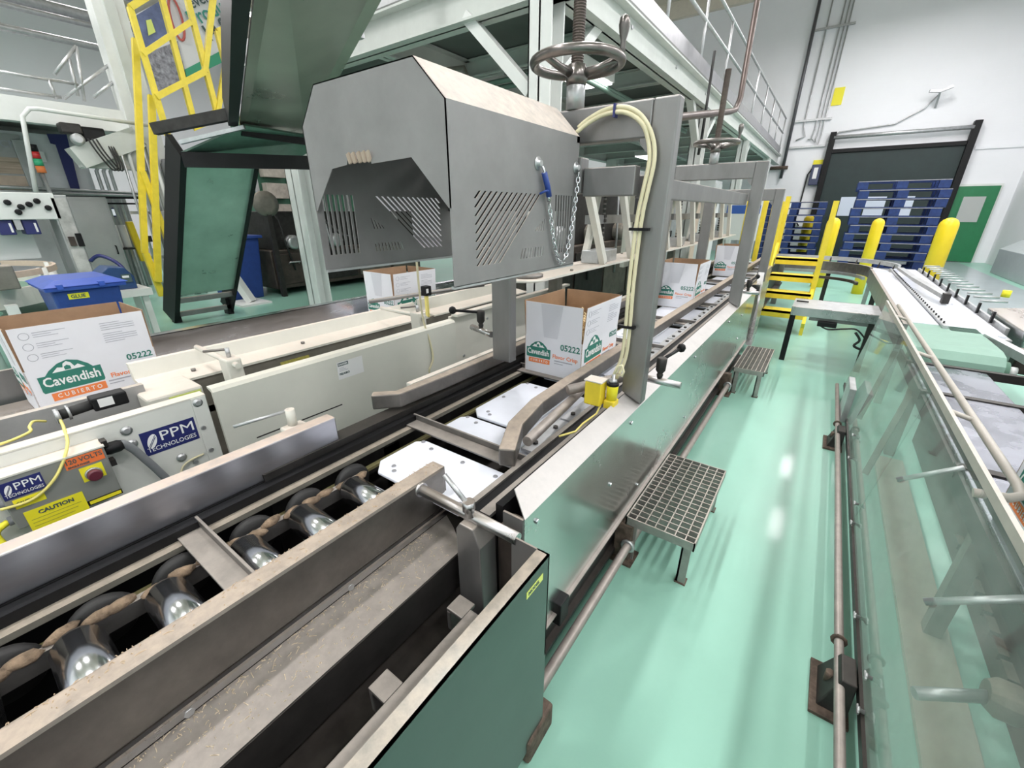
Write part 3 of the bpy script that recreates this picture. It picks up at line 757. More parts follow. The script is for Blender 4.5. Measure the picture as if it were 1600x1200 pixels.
# cream hoses looping from the hood over the gantry
for i, dx in enumerate((0, .016)):
    P = [(-.815, 1.545, 1.775), (-.78, 1.555, 1.800), (-.72, 1.56, 1.822), (-.65, 1.56, 1.822), (-.59, 1.56, 1.79), (-.55, 1.57, 1.73), (-.535, 1.572, 1.66), (-.545, 1.572, 1.57), (-.556, 1.572, 1.47), (-.560, 1.572, 1.25), (-.556, 1.572, 1.08), (-.560, 1.572, .95), (-.585, 1.56, .86)]
    Q = [(p[0] - dx * (1 if k > 4 else .2), p[1] - .004 * i, p[2] - dx * (.9 if k < 5 else 0)) for k, p in enumerate(P)]
    # smooth the path
    S = []
    for k in range(len(Q) - 1):
        p0, p1, p2, p3 = [Vector(Q[max(0, min(len(Q) - 1, k + j))]) for j in (-1, 0, 1, 2)]
        for u in range(4):
            t = u / 4; S.append(.5 * ((2 * p1) + (p2 - p0) * t + (2 * p0 - 5 * p1 + 4 * p2 - p3) * t * t + (3 * p1 - p0 - 3 * p2 + p3) * t ** 3))
    S.append(Vector(Q[-1]))
    o = MB().tube(S, .0075, 8).build('cream_hose', M_hose)
    tag(o, ('outer' if i == 0 else 'inner') + ' of two cream hoses looping from the hood down the gantry post', 'hose', 'cream hoses')
o = MB().box(-.595, -.525, 1.558, 1.582, 1.435, 1.445).build('cable_tie', M_black); tag(o, 'upper black cable tie round the cream hoses at head height', 'cable tie', 'hose ties')
o = MB().box(-.600, -.535, 1.558, 1.582, 1.075, 1.085).build('cable_tie', M_black); tag(o, 'lower black cable tie round the cream hoses near the rail', 'cable tie', 'hose ties')
o = MB().box(-.688, -.680, 1.548, 1.572, 1.795, 1.835).build('cable_tie', M_navy); tag(o, 'dark blue tie at the top of the hose loop', 'cable tie', 'hose ties')

# yellow sensor on its pipe bracket
e = thing('sensor_unit', 'yellow box sensor with clear cap beside the nearest gantry post', 'sensor', (-.62, 1.5, .80))
MB().cyl((-.755, 1.46, .80), (-.60, 1.66, .83), .022, 14).build('bracket_pipe', M_pipe, e)
MB().box(-.665, -.595, 1.43, 1.49, .775, .875).build('sensor_body', M_yellow, e, bevel=.006)
MB().box(-.668, -.592, 1.428, 1.492, .876, .880).build('top_plate', M_cream, e)
MB().box(-.590, -.545, 1.455, 1.505, .765, .80).build('sensor_base', M_yellow, e, bevel=.004)
MB().lathe([(.021, 0), (.023, .05), (.023, .06), (.018, .065)], (-.567, 1.48, .80), n=16).build('yellow_bowl', M_label_y, e)
MB().lathe([(.024, 0), (.024, .012)], (-.567, 1.48, .862), n=16).build('bowl_band', M_black, e)
MB().lathe([(.016, 0), (.016, .012), (.007, .014), (.007, .035)], (-.567, 1.48, .874), n=12).build('bowl_cap', M_galv, e)
MB().tube([(-.567, 1.48, .905), (-.56, 1.49, .94), (-.545, 1.50, .945), (-.535, 1.50, .92), (-.54, 1.50, .90), (-.56, 1.51, .905)], .005, 6).build('hose_loop', M_hose, e)
MB().tube([(-.60, 1.46, .78), (-.60, 1.42, .75), (-.61, 1.32, .745), (-.60, 1.24, .75), (-.64, 1.19, .74)], .004, 6).build('yellow_lead', M_yellowcable, e)

# ------------------------------------------------------------------ grating steps in the aisle
def grate_step(x0, x1, y0, y1, z, label):
    e = thing('grating_step', label, 'step', ((x0 + x1) / 2, (y0 + y1) / 2, 0), group='grating steps in the aisle')
    t = .028
    for a in ((x0, x1, y0, y0 + .006), (x0, x1, y1 - .006, y1), (x0, x0 + .006, y0, y1), (x1 - .006, x1, y0, y1)):
        MB().box(a[0], a[1], a[2], a[3], z - .04, z).build('edge_bar', M_grate, e)
    ly = y1 - y0 - .012; lx = x1 - x0 - .012
    me = MB().box(-.0022, .0022, -ly / 2, ly / 2, -t, 0).mesh('bearing_bar', M_grate)
    mc = MB().box(-lx / 2, lx / 2, -.0022, .0022, -t, 0).mesh('cross_bar', M_grate)
    n = 7
    for i in range(1, n): inst('bearing_bar', me, e, (x0 + (x1 - x0) * i / n, (y0 + y1) / 2, z - .001))
    m = 17
    for i in range(1, m): inst('cross_bar', mc, e, ((x0 + x1) / 2, y0 + (y1 - y0) * i / m, z - .001))
    for x in (x0 + .012, x1 - .05):
        for y in (y0 + .012, y1 - .05):
            MB().box(x, x + .038, y, y + .008, .006, z - .04).build('leg', M_grate, e)
            MB().box(x, x + .008, y, y + .038, .006, z - .04).build('leg_web', M_grate, e)
            MB().box(x - .004, x + .042, y - .004, y + .042, 0, .006).build('foot', M_rust, e)
grate_step(-.458, -.164, 1.515, 2.162, .243, 'nearer steel grating step standing in the aisle beside the skirt')
grate_step(-.425, -.187, 3.92, 4.70, .243, 'farther steel grating step standing in the aisle')

# ------------------------------------------------------------------ printed cartons with raised flaps
CW, CL, CB, CF, CT = .345, .447, .225, .182, .004
def make_carton():
    e = thing('carton', 'x x x x', 'box', (0, 0, 0))
    mats = [M_card_b, M_card_w]; hw, hl = CW / 2, CL / 2
    MB().slab([(hw, -hl, 0), (-hw, -hl, 0), (-hw, hl, 0), (hw, hl, 0)], .004, top=1).build('bottom', mats, e)
    sides = {'+x': ((hw, -hl), (hw, hl), (1, 0)), '-x': ((-hw, hl), (-hw, -hl), (-1, 0)), '-y': ((-hw, -hl), (hw, -hl), (0, -1)), '+y': ((hw, hl), (-hw, hl), (0, 1))}
    fr = {}
    for k, (a, c, n) in sides.items():
        MB().slab([(a[0], a[1], 0), (c[0], c[1], 0), (c[0], c[1], CB), (a[0], a[1], CB)], CT, top=1).build('wall', mats, e)
        d = Vector((c[0] - a[0], c[1] - a[1])).normalized() * .006; o = .012 if k[1] == 'x' else .004
        ax, ay, cx, cy = a[0] + d.x, a[1] + d.y, c[0] - d.x, c[1] - d.y
        MB().slab([(ax, ay, CB), (cx, cy, CB), (cx + n[0] * o, cy + n[1] * o, CB + CF), (ax + n[0] * o, ay + n[1] * o, CB + CF)], CT, top=1).build('flap', mats, e)
        fr[k] = (Vector((a[0], a[1], 0)), Vector((c[0] - a[0], c[1] - a[1], 0)).normalized(), Vector((n[0], n[1], 0)), o)
    def pl(k, s, t, lift=.0012):
        a, r, n, o = fr[k]; p = a + r * s + Vector((0, 0, t)) + n * lift
        if t > CB: p += n * (o * (t - CB) / CF)
        return p
    def poly(k, pts, m, name, lift=.0012): return MB().slab([pl(k, s, t, lift) for s, t in pts], .0006).build(name, m, e)
    def logo(k, s, t, w):
        g = lambda L: [(s + w * a, t + w * c) for a, c in L]
        poly(k, g([(0, .24), (.02, .20), (.98, .22), (1, .26), (1, .58), (0, .56)]), M_print_green, 'logo_banner')
        poly(k, g([(.12, .56), (.88, .575), (.82, .66), (.68, .78), (.52, .83), (.36, .78), (.2, .66)]), M_print_green, 'logo_arch')
        poly(k, g([(.24, .60), (.76, .61), (.66, .70), (.60, .66), (.56, .76), (.50, .80), (.44, .76), (.42, .68), (.34, .70)]), M_print_white, 'logo_barn', .0020)
        poly(k, g([(.44, .62), (.54, .62), (.54, .69), (.49, .72), (.44, .69)]), M_print_green, 'logo_barn_door', .0026)
        poly(k, g([(.10, .0), (.98, .02), (.98, .19), (.10, .17)]), M_print_orange, 'logo_strip')
        a, r, n, o = fr[k]
        text_fit('Cavendish', w * .90, w * .21, M_print_white, e, pl(k, s + w * .05, t + w * .32, .002), r, (0, 0, 1), .02)
        text_fit('C U B I E R T O', w * .72, w * .09, M_print_white, e, pl(k, s + w * .18, t + w * .055, .002), r, (0, 0, 1), .01)
    def tx(k, body, size, m, s, t, bold=0): text(body, size, m, e, pl(k, s, t, .0012), fr[k][1], (0, 0, 1) if t < CB else (fr[k][2] * fr[k][3] / CF + Vector((0, 0, 1))), bold)
    for k, W in (('-y', CW), ('+x', CL)):
        lw = .150 if k == '-y' else .205
        logo(k, .012 if k == '-y' else .03, .075, lw)
        tx(k, '05222', .046 if k == '-y' else .04, M_print_green, W - (.125 if k == '-y' else .115), .172 if k == '-y' else .186, .0008)
        tx(k, 'Flavor Crisp', .030, M_print_orange, lw + (.025 if k == '-y' else .05), .122, .0004)
        for i in range(2):
            z = .108 - i * .013
            poly(k, [(lw + .037, z - .003), (lw + (.145, .09)[i], z - .003), (lw + (.145, .09)[i], z + .003 - i * .002), (lw + .037, z + .003 - i * .002)], M_print_grey, 'small_print')
    # icons and small print on the long flap
    k = '+x'
    for i in range(3):
        z = CB + .145 - i * .046
        ring = MB(); R = .015; N = 16
        a, r, n, o = fr[k]
        ring.tube([pl(k, .045 + R * math.cos(2 * PI * j / N), z + R * math.sin(2 * PI * j / N), .001) for j in range(N)], .0009, 4, closed=True)
        ring.build('print_icon', M_print_grey, e)
        for j, l in enumerate((.10, .055, .075)):
            zz = z + .010 - j * .009
            poly(k, [(.07, zz - .0010), (.07 + l, zz - .0010), (.07 + l, zz + .0010), (.07, zz + .0010)], M_print_grey, 'small_print')
    for j in range(9):
        zz = CB + .150 - j * .010 - (.008 if j > 3 else 0)
        poly(k, [(.28, zz - .0012), (.28 + (.12 if j % 4 else .07), zz - .0012), (.28 + (.12 if j % 4 else .07), zz + .0012), (.28, zz + .0012)], M_print_grey, 'small_print')
    # tinted triangle printed on the short flap
    poly('-y', [(.12, CB + .002), (.20, CB + .002), (.23, CB + CF - .004), (.10, CB + CF - .004)], mat('print_tint', (.66, .67, .72), .6), 'tinted_print')
    return e
proto = make_carton()
spots = [(-1.055, 2.064, .658, 0, 'open white carton holding fries on the case conveyor, just right of the hood'),
         (-1.055, 4.31, .658, 0, 'open white carton on the case conveyor just behind the nearest gantry post'),
         (-1.055, 6.80, .658, 0, 'open white carton farthest along the case conveyor, third in its lane'),
         (-2.772, .36, .655, .015, 'open white carton at the left picture edge on the cream conveyor'),
         (-2.772, 2.31, .655, -.01, 'open white carton on the cream conveyor seen under the hood'),
         (.790, 1.525, .615, PI, 'white carton cut off by the right picture edge behind the guard')]
for i, (x, y, z, a, l) in enumerate(spots):
    c = proto if i == 0 else copy_tree(proto)
    c.location = (x, y, z); c.rotation_euler = (0, 0, a); c['label'] = l; c['group'] = 'printed cartons'
# fries and liner showing in the nearest carton
b = MB()
for i in range(260):
    x = random.uniform(-1.19, -.91); y = random.uniform(1.88, 2.26); z = .93 + random.uniform(-.012, .03) + .035 * (y - 2.07)
    a = random.random() * PI; t = random.uniform(-.35, .35); l = random.uniform(.03, .055)
    d = Vector((math.cos(a) * math.cos(t), math.sin(a) * math.cos(t), math.sin(t))) * l / 2
    b.bar(Vector((x, y, z)) - d, Vector((x, y, z)) + d, .008, .008)
b.box(-1.21, -.89, 1.86, 2.28, .90, .92)
o = b.build('french_fries', M_fries); tag(o, 'pale french fries heaped inside the nearest open carton', 'food'); o['kind'] = 'stuff'

# ------------------------------------------------------------------ cream painted conveyor (lane at the left)
l2 = thing('cream_conveyor', 'cream painted conveyor line with maker plate and dusty guides left of the case conveyor', 'conveyor', (-2.4, 2, 0))
MB().box(-1.765, -1.75, -1.5, .492, .05, .872).build('side_panel', M_creamclean, l2, bevel=.003)
MB().box(-1.80, -1.75, -1.5, .492, .868, .874).build('panel_top_flange', M_cream, l2)
MB().box(-1.749, -1.746, .443, .488, .05, .87).build('joint_strip', M_creamclean, l2)
b = MB(); b.prism([(-1.745, .05), (-1.745, .872), (-1.755, .885), (-1.79, .888), (-1.79, .88), (-1.76, .87), (-1.76, .05)], 'y', .515, 1.84)
b.build('side_panel', mat('cream_long', (.69, .69, .62), .38, noise=.05, nscale=6, dust=.5, dustcol=(.80, .74, .64)), l2)
MB().box(-1.80, -1.785, 1.84, 3.3, .05, .90).build('side_panel', M_cream, l2)
MB().box(-1.79, -1.74, 1.86, 3.3, .90, .915).build('panel_cap', M_cream, l2)
scr = MB().lathe([(.016, 0), (.016, .003), (.010, .003), (.009, .009)], axis='x', n=12).mesh('panel_screw', M_galv)
for y, z in ((.251, .829), (.252, .779), (.462, .851), (.365, .667)): inst('panel_screw', scr, l2, (-1.748, y, z))
scs = MB().lathe([(.009, 0), (.008, .006)], axis='x', n=10).mesh('small_screw', M_galv)
for y, z in ((.455, .751), (.458, .655), (.40, .63), (2.2, .82), (1.95, .62)): inst('small_screw', scs, l2, (-1.747 if y < 1 else -1.785, y, z))
# inner cavity, ledge, guide and slide bed
MB().box(-2.215, -2.20, -1.5, 3.3, .3, .80).build('inner_plate', M_olive, l2)
MB().box(-2.2, -1.76, -1.5, 3.3, .28, .30).build('cavity_floor', M_dark, l2)
t = MB(); t.box(-2.1995, -2.198, .98, 1.14, .735, .765); t.build('caution_strip', mat('faded_yellow', (.48, .44, .10), .7, noise=.4, nscale=60), l2)
b = MB(); b.prism([(-2.19, .795), (-2.19, .806), (-2.32, .822), (-2.34, .888), (-2.37, .888), (-2.35, .81), (-2.32, .80)], 'y', .42, 2.05)
b.build('dusty_guide', M_cream, l2)
for y in (.62, 1.15): inst('hex_bolt', MB().lathe([(.010, 0), (.010, .012)], n=6).mesh('hex_bolt', M_dustyplate) if y < 1 else bpy.data.meshes['hex_bolt.002'], l2, (-2.26, y, .815))
b = MB(); b.prism([(-2.19, .795), (-2.19, .806), (-2.32, .822), (-2.34, .90), (-2.37, .90), (-2.35, .81), (-2.32, .80)], 'y', 2.1, 3.3); b.build('dusty_guide', M_cream, l2)
MB().box(-2.13, -2.10, -1.5, .40, .76, .86).build('grey_guide', mat('guide_grey', (.42, .42, .42), .5, .3, noise=.2, dust=.6), l2)
MB().box(-2.20, -1.99, .37, .56, .70, .83).build('cream_block', M_cream, l2, bevel=.01)
t = MB().box(-1.9898, -1.988, .44, .55, .79, .815).build('lime_strip', M_label_g, l2)
MB().box(-3.0, -2.2, -1.5, 3.35, .62, .652).build('slide_bed', M_steel, l2)
MB().box(-3.07, -3.045, -1.5, .66, .60, .80).build('far_rail', M_gantry, l2)
b = MB(); b.box(-3.06, -3.045, .68, 3.4, .62, .835); b.box(-3.11, -3.045, .68, 3.4, .831, .836); b.build('far_rail', M_polish, l2)
for y in (-.6, 1.0, 2.6):
    MB().box(-3.0, -2.92, y, y + .08, 0, .62).build('leg', M_creamclean, l2); MB().box(-1.9, -1.82, y, y + .08, 0, .3).build('leg', M_creamclean, l2)
# guide clamp posts
for y in (.64, 1.70):
    b = MB(); b.hexa([(-1.96, y, .30), (-1.88, y, .30), (-1.88, y + .06, .30), (-1.96, y + .06, .30)], [(-1.99, y, .93), (-1.91, y, .93), (-1.91, y + .06, .93), (-1.99, y + .06, .93)])
    b.build('clamp_post', M_cream, l2, bevel=.008)
    MB().cyl((-2.30, y + .03, .91), (-1.88, y + .03, .905), .012, 10).build('clamp_rod', M_cream, l2)
    MB().cyl((-1.95, y + .03, .93), (-1.95, y + .03, .97), .009, 8).build('clamp_stud', M_galv, l2)
    MB().cyl((-1.95, y + .03, .965), (-2.03, y - .03, .955), .006, 6).build('clamp_handle', M_dustyplate, l2)
# slot line on the long panel and white notice
MB().box(-1.7452, -1.7446, .62, 1.02, .628, .634).build('panel_seam', M_dark, l2)
p = MB().box(-1.7449, -1.7440, 1.025, 1.165, .757, .842).build('notice_label', M_paper, l2)
MB().box(-1.7441, -1.7434, 1.03, 1.085, .822, .838).build('notice_band', M_print_dark, p)
text('DANGER', .012, M_print_white, p, (-1.7430, 1.032, .826), (0, 1, 0), (0, 0, 1), .0003)
text('PELIGRO', .014, M_print_dark, p, (-1.7436, 1.032, .778), (0, 1, 0), (0, 0, 1), .0005)
for i in range(3): MB().box(-1.7441, -1.7436, 1.035, 1.08 - .01 * i, .797 + i * .007, .799 + i * .007).build('notice_line', M_print_grey, p)
# maker plates
def ppm(y0, z0, w, h, parent, x=-1.749):
    pl = MB().box(x, x + .0012, y0, y0 + w, z0, z0 + h).build('maker_plate', M_navy, parent)
    lg = MB().add([(x + .002, y0 + w * .07 + w * .10 + w * .095 * math.cos(a), z0 + h * .55 + h * .26 * math.sin(a) + .12 * h * math.cos(a)) for a in [2 * PI * k / 18 for k in range(18)]], [tuple(range(18))])
    lg.build('leaf_logo', M_print_white, parent)
    for k in (-.5, .15):
        MB().tube([(x + .0026, y0 + w * .17 + w * .09 * (t - .5) * 1.6, z0 + h * .55 + h * (.40 * (t - .5) + k * .12)) for t in (0, .35, .7, 1)], h * .012, 4).build('leaf_vein', M_navy, parent)
    text_fit('PPM', w * .62, h * .40, M_print_white, parent, (x + .002, y0 + w * .33, z0 + h * .46), (0, 1, 0), (0, 0, 1), 0)
    text_fit('TECHNOLOGIES', w * .90, h * .18, M_print_white, parent, (x + .002, y0 + w * .05, z0 + h * .13), (0, 1, 0), (0, 0, 1), 0)
    return pl
ppm(.276, .715, .160, .088, l2, -1.7495)

# control box with its cables
cb = thing('control_box', 'grey electrical control box with stickers and a maroon button on the cream panel', 'control box', (-1.74, .07, .66))
bx = MB().box(-1.748, -1.68, -.05, .178, .665, .828).build('enclosure', M_greydoor, cb, bevel=.004)
MB().box(-1.75, -1.676, -.052, .180, .828, .833).build('box_lid_edge', M_cream, cb)
X = -1.6795
ppm(-.046, .762, .082, .052, cb, X)
MB().box(X, X + .001, .085, .172, .790, .824).build('volts_sticker', M_orange, cb)
text_fit('120 VOLTS', .080, .015, M_print_dark, cb, (X + .0018, .089, .805), (0, 1, 0), (0, 0, 1), .015)
text('SINGLE PHASE', .0075, M_print_dark, cb, (X + .0018, .089, .7935), (0, 1, 0), (0, 0, 1), .0003)
MB().box(X, X + .001, .108, .160, .735, .783).build('button_plate', M_label_y, cb)
MB().lathe([(.020, 0), (.020, .006), (.017, .007)], (X, .134, .755), n=20, axis='x').build('button_ring', M_galv, cb)
MB().lathe([(.0165, 0), (.0175, .008), (.0175, .018), (.014, .021)], (X + .006, .134, .755), n=20, axis='x').build('stop_button', M_maroon, cb)
s1 = MB().box(X, X + .001, -.035, .025, .728, .757).build('caution_sticker', M_label_y, cb)
text('CAUTION', .009, M_print_dark, s1, (X + .0018, -.03, .742), (0, 1, 0), (0, 0, 1), .0003)
s2 = MB().box(X + .001, X + .002, -.028, .095, .645, .712).build('caution_sticker', M_label_y, cb)
text('CAUTION', .0165, M_print_dark, s2, (X + .0028, -.002, .692), (0, 1, 0), (0, 0, 1), .0006)
for i in range(3): MB().box(X + .002, X + .0026, -.02, .085 - .01 * i, .680 - i * .011, .682 - i * .011).build('sticker_line', mat('line_olive', (.45, .42, .05), .6), s2)
s3 = MB().box(X, X + .001, .085, .178, .655, .672).build('warning_strip', M_black, cb)
MB().box(X + .001, X + .0016, .100, .175, .658, .669).build('warning_strip_face', M_label_y, s3)
for y, z in ((.185, .82), (.187, .75)): MB().box(-1.72, -1.69, y - .008, y + .006, z, z + .02).build('lid_clip', M_dark, cb)
for z in (.74, .685): MB().lathe([(.014, -.06), (.014, -.035), (.009, -.03)], (-1.715, 0, z), n=8, axis='y').build('cable_gland', M_conduit, cb)
MB().lathe([(.016, .175), (.020, .19), (.020, .215), (.015, .225)], (-1.71, 0, .803), n=10, axis='y').build('cable_gland', M_black, cb)
o = cable([(-1.71, .218, .806), (-1.71, .228, .802), (-1.71, .246, .772), (-1.71, .262, .73), (-1.71, .282, .675), (-1.71, .305, .60), (-1.71, .32, .52)], .0125, 10).build('grey_conduit_hose', M_conduit)
tag(o, 'ribbed dark grey conduit hose leaving the control box', 'hose')
o = cable([(-1.93, .135, .862), (-1.80, .125, .875), (-1.70, .11, .858), (-1.672, .07, .80), (-1.668, .03, .762), (-1.668, -.01, .745), (-1.67, -.06, .748)], .0042, 6).build('yellow_cable', M_yellowcable)
tag(o, 'thin yellow cable crossing the front of the control box', 'cable')
o = cable([(-1.965, .105, .86), (-1.94, .08, .878), (-1.90, .065, .878), (-1.86, .06, .875), (-1.82, .02, .878), (-1.78, -.03, .885), (-1.76, -.08, .86), (-1.76, -.2, .88)], .0042, 6).build('yellow_cable', M_yellowcable)
tag(o, 'thin yellow cable lying over the cream flange behind the control box', 'cable')
o = cable([(-1.715, -.06, .685), (-1.70, -.09, .67), (-1.68, -.08, .62), (-1.67, -.05, .57)], .009, 6).build('yellow_cable', M_label_y)
tag(o, 'thick yellow cable hanging below the control box at left edge', 'cable')
o = cable([(-1.72, .33, .58), (-1.735, .35, .625), (-1.735, .37, .645), (-1.74, .40, .650), (-1.744, .43, .65)], .004, 6).build('white_cable', M_hose)
tag(o, 'short cream cable arching below the maker plate', 'cable')
e = thing('air_cylinder', 'black air cylinder lying on the cream conveyor flange', 'cylinder', (-1.95, .2, .86))
MB().box(-1.985, -1.925, .22, .315, .858, .905).build('valve_body', M_black, e, bevel=.005)
MB().cyl((-1.96, .13, .868), (-1.955, .235, .88), .017, 14).build('barrel', M_rubber, e)
MB().lathe([(.026, .128), (.026, .14)], (-1.96, 0, .868), n=12, axis='y').build('mount_nut', M_galv, e)
MB().lathe([(.026, .158), (.026, .165)], (-1.96, 0, .871), n=12, axis='y').build('mount_nut', M_galv, e)
MB().box(-1.957, -1.924, .235, .275, .87, .9).build('white_tag', M_paper, e)
# photo-eye post behind the hood
e = thing('photo_eye', 'small black photo eye on a cream bracket under the hood', 'sensor', (-2.2, 2.03, .90))
MB().box(-2.225, -2.175, 2.02, 2.075, .955, 1.02).build('eye_head', M_black, e, bevel=.004)
MB().box(-2.2255, -2.174, 2.025, 2.045, .975, 1.005).build('eye_lens', M_paper, e)
MB().box(-2.21, -2.19, 2.035, 2.055, .80, .955).build('eye_stem', M_yellowcable, e)
MB().cyl((-2.45, 1.75, .93), (-2.05, 2.5, .985), .014, 10).build('side_bar', M_gantry, e)
o = cable([(-1.72, 1.55, 1.33), (-1.74, 1.57, 1.1), (-1.76, 1.6, .93), (-1.742, 1.62, .80), (-1.738, 1.63, .70), (-1.742, 1.60, .64), (-1.747, 1.60, .615)], .006, 6).build('cream_cable', M_hose)
tag(o, 'cream cable hanging from the hood down the cream panel', 'cable')

M_tube = mat('tube_cream', (.50, .47, .42), .45, .1, noise=.12, nscale=14)
# ------------------------------------------------------------------ clear guard along the right side of the aisle
gd = thing('machine_guard', 'clear plastic machine guard with tubular top rail along the right side of the aisle', 'guard', (.42, 2, 0))
def pane_pt(y, u): return (.40 + .09 * u, y, .11 + .72 * u)
for y0, y1 in ((-1.2, 2.285), (2.295, 4.45)):
    MB().slab([pane_pt(y0, 0), pane_pt(y0, 1), pane_pt(y1, 1), pane_pt(y1, 0)], .005).build('pane', G_plexi, gd)
MB().bar(pane_pt(-1.2, 1), pane_pt(4.45, 1), .012, .03).build('top_edge_rail', M_tube, gd)
MB().bar((.397, -1.2, .10), (.397, 4.45, .10), .010, .03).build('bottom_edge_rail', M_dark, gd)
MB().tube([(.475, 1.50, .79), (.54, 1.50, .80), (.565, 1.52, .805), (.572, 1.58, .806), (.572, 4.5, .806)], .0125, 10).build('outer_tube', M_tube, gd)
for y in (2.05, 2.9, 3.9): MB().cyl((.49, y, .828), (.572, y, .806), .009, 8).build('tube_spacer', M_tube, gd)
MB().box(.500, .506, 1.2, 4.4, .775, .82).build('hinge_strip', M_dark, gd)
for y in (2.05, 1.35): MB().cyl((.44, y, .50), (.60, y, .62), .010, 8).build('stay_rod', M_galv, gd)
wing = MB(); wing.lathe([(.010, 0), (.010, .006), (.006, .006), (.006, .018)], n=8, axis='x'); wing.box(-.001, .003, -.016, .016, -.004, .004); wing = wing.mesh('wing_nut', M_galv)
for y, u in ((1.32, .10), (1.24, .02), (2.22, .04), (2.33, .10), (2.9, .05), (3.1, .14), (1.62, .03)):
    p = pane_pt(y, u); inst('wing_nut', wing, gd, (p[0] - .02, p[1], p[2]))
# kick pipe and its brackets
kp = thing('kick_pipe', 'rusty grey kick pipe on floor brackets beside the clear guard', 'pipe', (.345, 2, 0))
MB().tube([(.345, .2, .10), (.345, 4.4, .10)], .0145, 12).build('pipe', M_pipe, kp)
for y in (1.50, 3.5):
    MB().tube([(.345 + .02 * math.cos(a), y, .1 + .02 * math.sin(a)) for a in [i * PI / 5 for i in range(10)]], .006, 6, closed=True).build('pipe_clamp', M_rust, kp)
    MB().hexa([(.30, y - .22, 0), (.385, y - .22, 0), (.385, y - .06, 0), (.30, y - .06, 0)], [(.345, y - .19, .13), (.385, y - .19, .13), (.385, y - .08, .13), (.345, y - .08, .13)]).build('floor_bracket', M_dark, kp, bevel=.004)
    MB().box(.285, .39, y - .25, y - .04, 0, .012).build('bracket_plate', M_rust, kp)
    MB().cyl((.325, y - .14, .05), (.325, y - .14, .09), .014, 6).build('anchor_bolt', M_rust, kp)

# ------------------------------------------------------------------ right-hand outfeed conveyor
rc = thing('slat_conveyor', 'white slat belt conveyor behind the clear guard on the right', 'conveyor', (.9, 4, 0))
def slats(x0, x1, y0, y1, z, pitch, m=M_white, th=.012):
    me = MB().box(x0, x1, 0, pitch - .006, -th, 0).mesh('slat', m)
    y = y0
    while y < y1: inst('slat', me, rc, (0, y, z)); y += pitch
slats(.62, .825, 4.40, 8.0, .705, .075)
slats(.87, 1.15, 4.25, 8.6, .700, .085)
MB().box(.61, 1.17, 4.2, 8.6, .60, .687).build('belt_bed', M_galv, rc)
MB().box(.585, .612, 4.1, 8.0, .55, .74).build('side_rail', M_gantry, rc)
MB().box(.832, .862, 4.3, 8.4, .69, .722).build('chain_guide', M_galv, rc)
for i in range(34):
    inst('chain_stud', MB().lathe([(.006, 0), (.006, .016)], n=6).mesh('chain_stud', M_dark) if i == 0 else bpy.data.meshes['chain_stud'], rc, (.847, 4.4 + i * .11, .722))
MB().box(1.17, 1.19, 4.4, 8.6, .55, .73).build('side_rail', M_galv, rc)
for i in range(9):
    MB().box(1.15, 1.165, 4.7 + i * .42, 4.73 + i * .42, .705, .79).build('guide_pin', M_black, rc)
# flat guide arm lying over the belt
MB().bar((.86, 7.6, .80), (.90, 6.6, .79), .06, .03).build('guide_arm', M_galv, rc)
MB().bar((.90, 6.6, .79), (1.0, 5.5, .77), .06, .035).build('guide_arm', M_galv, rc)
MB().box(.98, 1.03, 5.45, 5.53, .71, .80).build('arm_stop', M_dark, rc)
# nose: curved sheet with mint reflection painted in, and dark steel dead plates
b = MB(); prof = [(4.42, .70), (3.75, .70), (3.66, .685), (3.61, .64), (3.60, .58)]
for i in range(len(prof) - 1):
    (ya, za), (yb, zb) = prof[i], prof[i + 1]
    b.add([(.60, ya, za), (1.03, ya, za), (1.03, yb, zb), (.60, yb, zb)], [(0, 1, 2, 3)], smooth=True)
b.box(.60, 1.03, 3.72, 4.40, .66, .692)
b.build('nose_sheet', mat('nose_mint_reflection', (.22, .37, .30), .6, .0, noise=.1), rc)
MB().cyl((.60, 3.69, .60), (1.06, 3.69, .60), .055, 20).build('nose_roller', M_belt_green, rc)
MB().cyl((1.06, 3.69, .60), (1.10, 3.69, .60), .03, 14).build('roller_end', M_paper, rc)
plate = mat('dead_plate', (.27, .28, .32), .28, .9, noise=.35, nscale=5, rnoise=.12)
for y0, y1 in ((2.98, 3.52), (2.10, 2.93), (1.2, 2.05), (.2, 1.15)):
    MB().box(.60, .94, y0, y1, .60, .612).build('dead_plate', plate, rc, bevel=.003)
    MB().box(.58, 1.5, y1, y1 + .04, .57, .618).build('cross_bar', M_dark, rc)
MB().box(.585, .60, -.5, 3.9, .53, .60).build('inner_side', M_dark, rc)
MB().box(.95, 1.6, -.5, 3.5, .35, .45).build('machine_bed', M_dark, rc)
# machinery clutter beside the dead plates
MB().bar((1.05, 4.2, .69), (1.32, 2.6, .66), .05, .05).build('frame_tube', M_galv, rc)
MB().bar((1.10, 2.9, .62), (1.75, 3.0, .62), .04, .05).build('frame_tube', M_gantry, rc)
MB().lathe([(.10, 0), (.10, .25)], (1.15, 3.35, .50), n=20, axis='x').build('gear_motor', M_brown, rc)
MB().lathe([(.06, 0), (.07, .02), (.07, .16), (.05, .18)], (1.2, 3.9, .62), n=16, axis='x').build('bearing_unit', M_rust, rc)
MB().box(1.12, 1.30, 3.85, 3.95, .55, .70).build('bearing_bracket', M_brown, rc, bevel=.01)
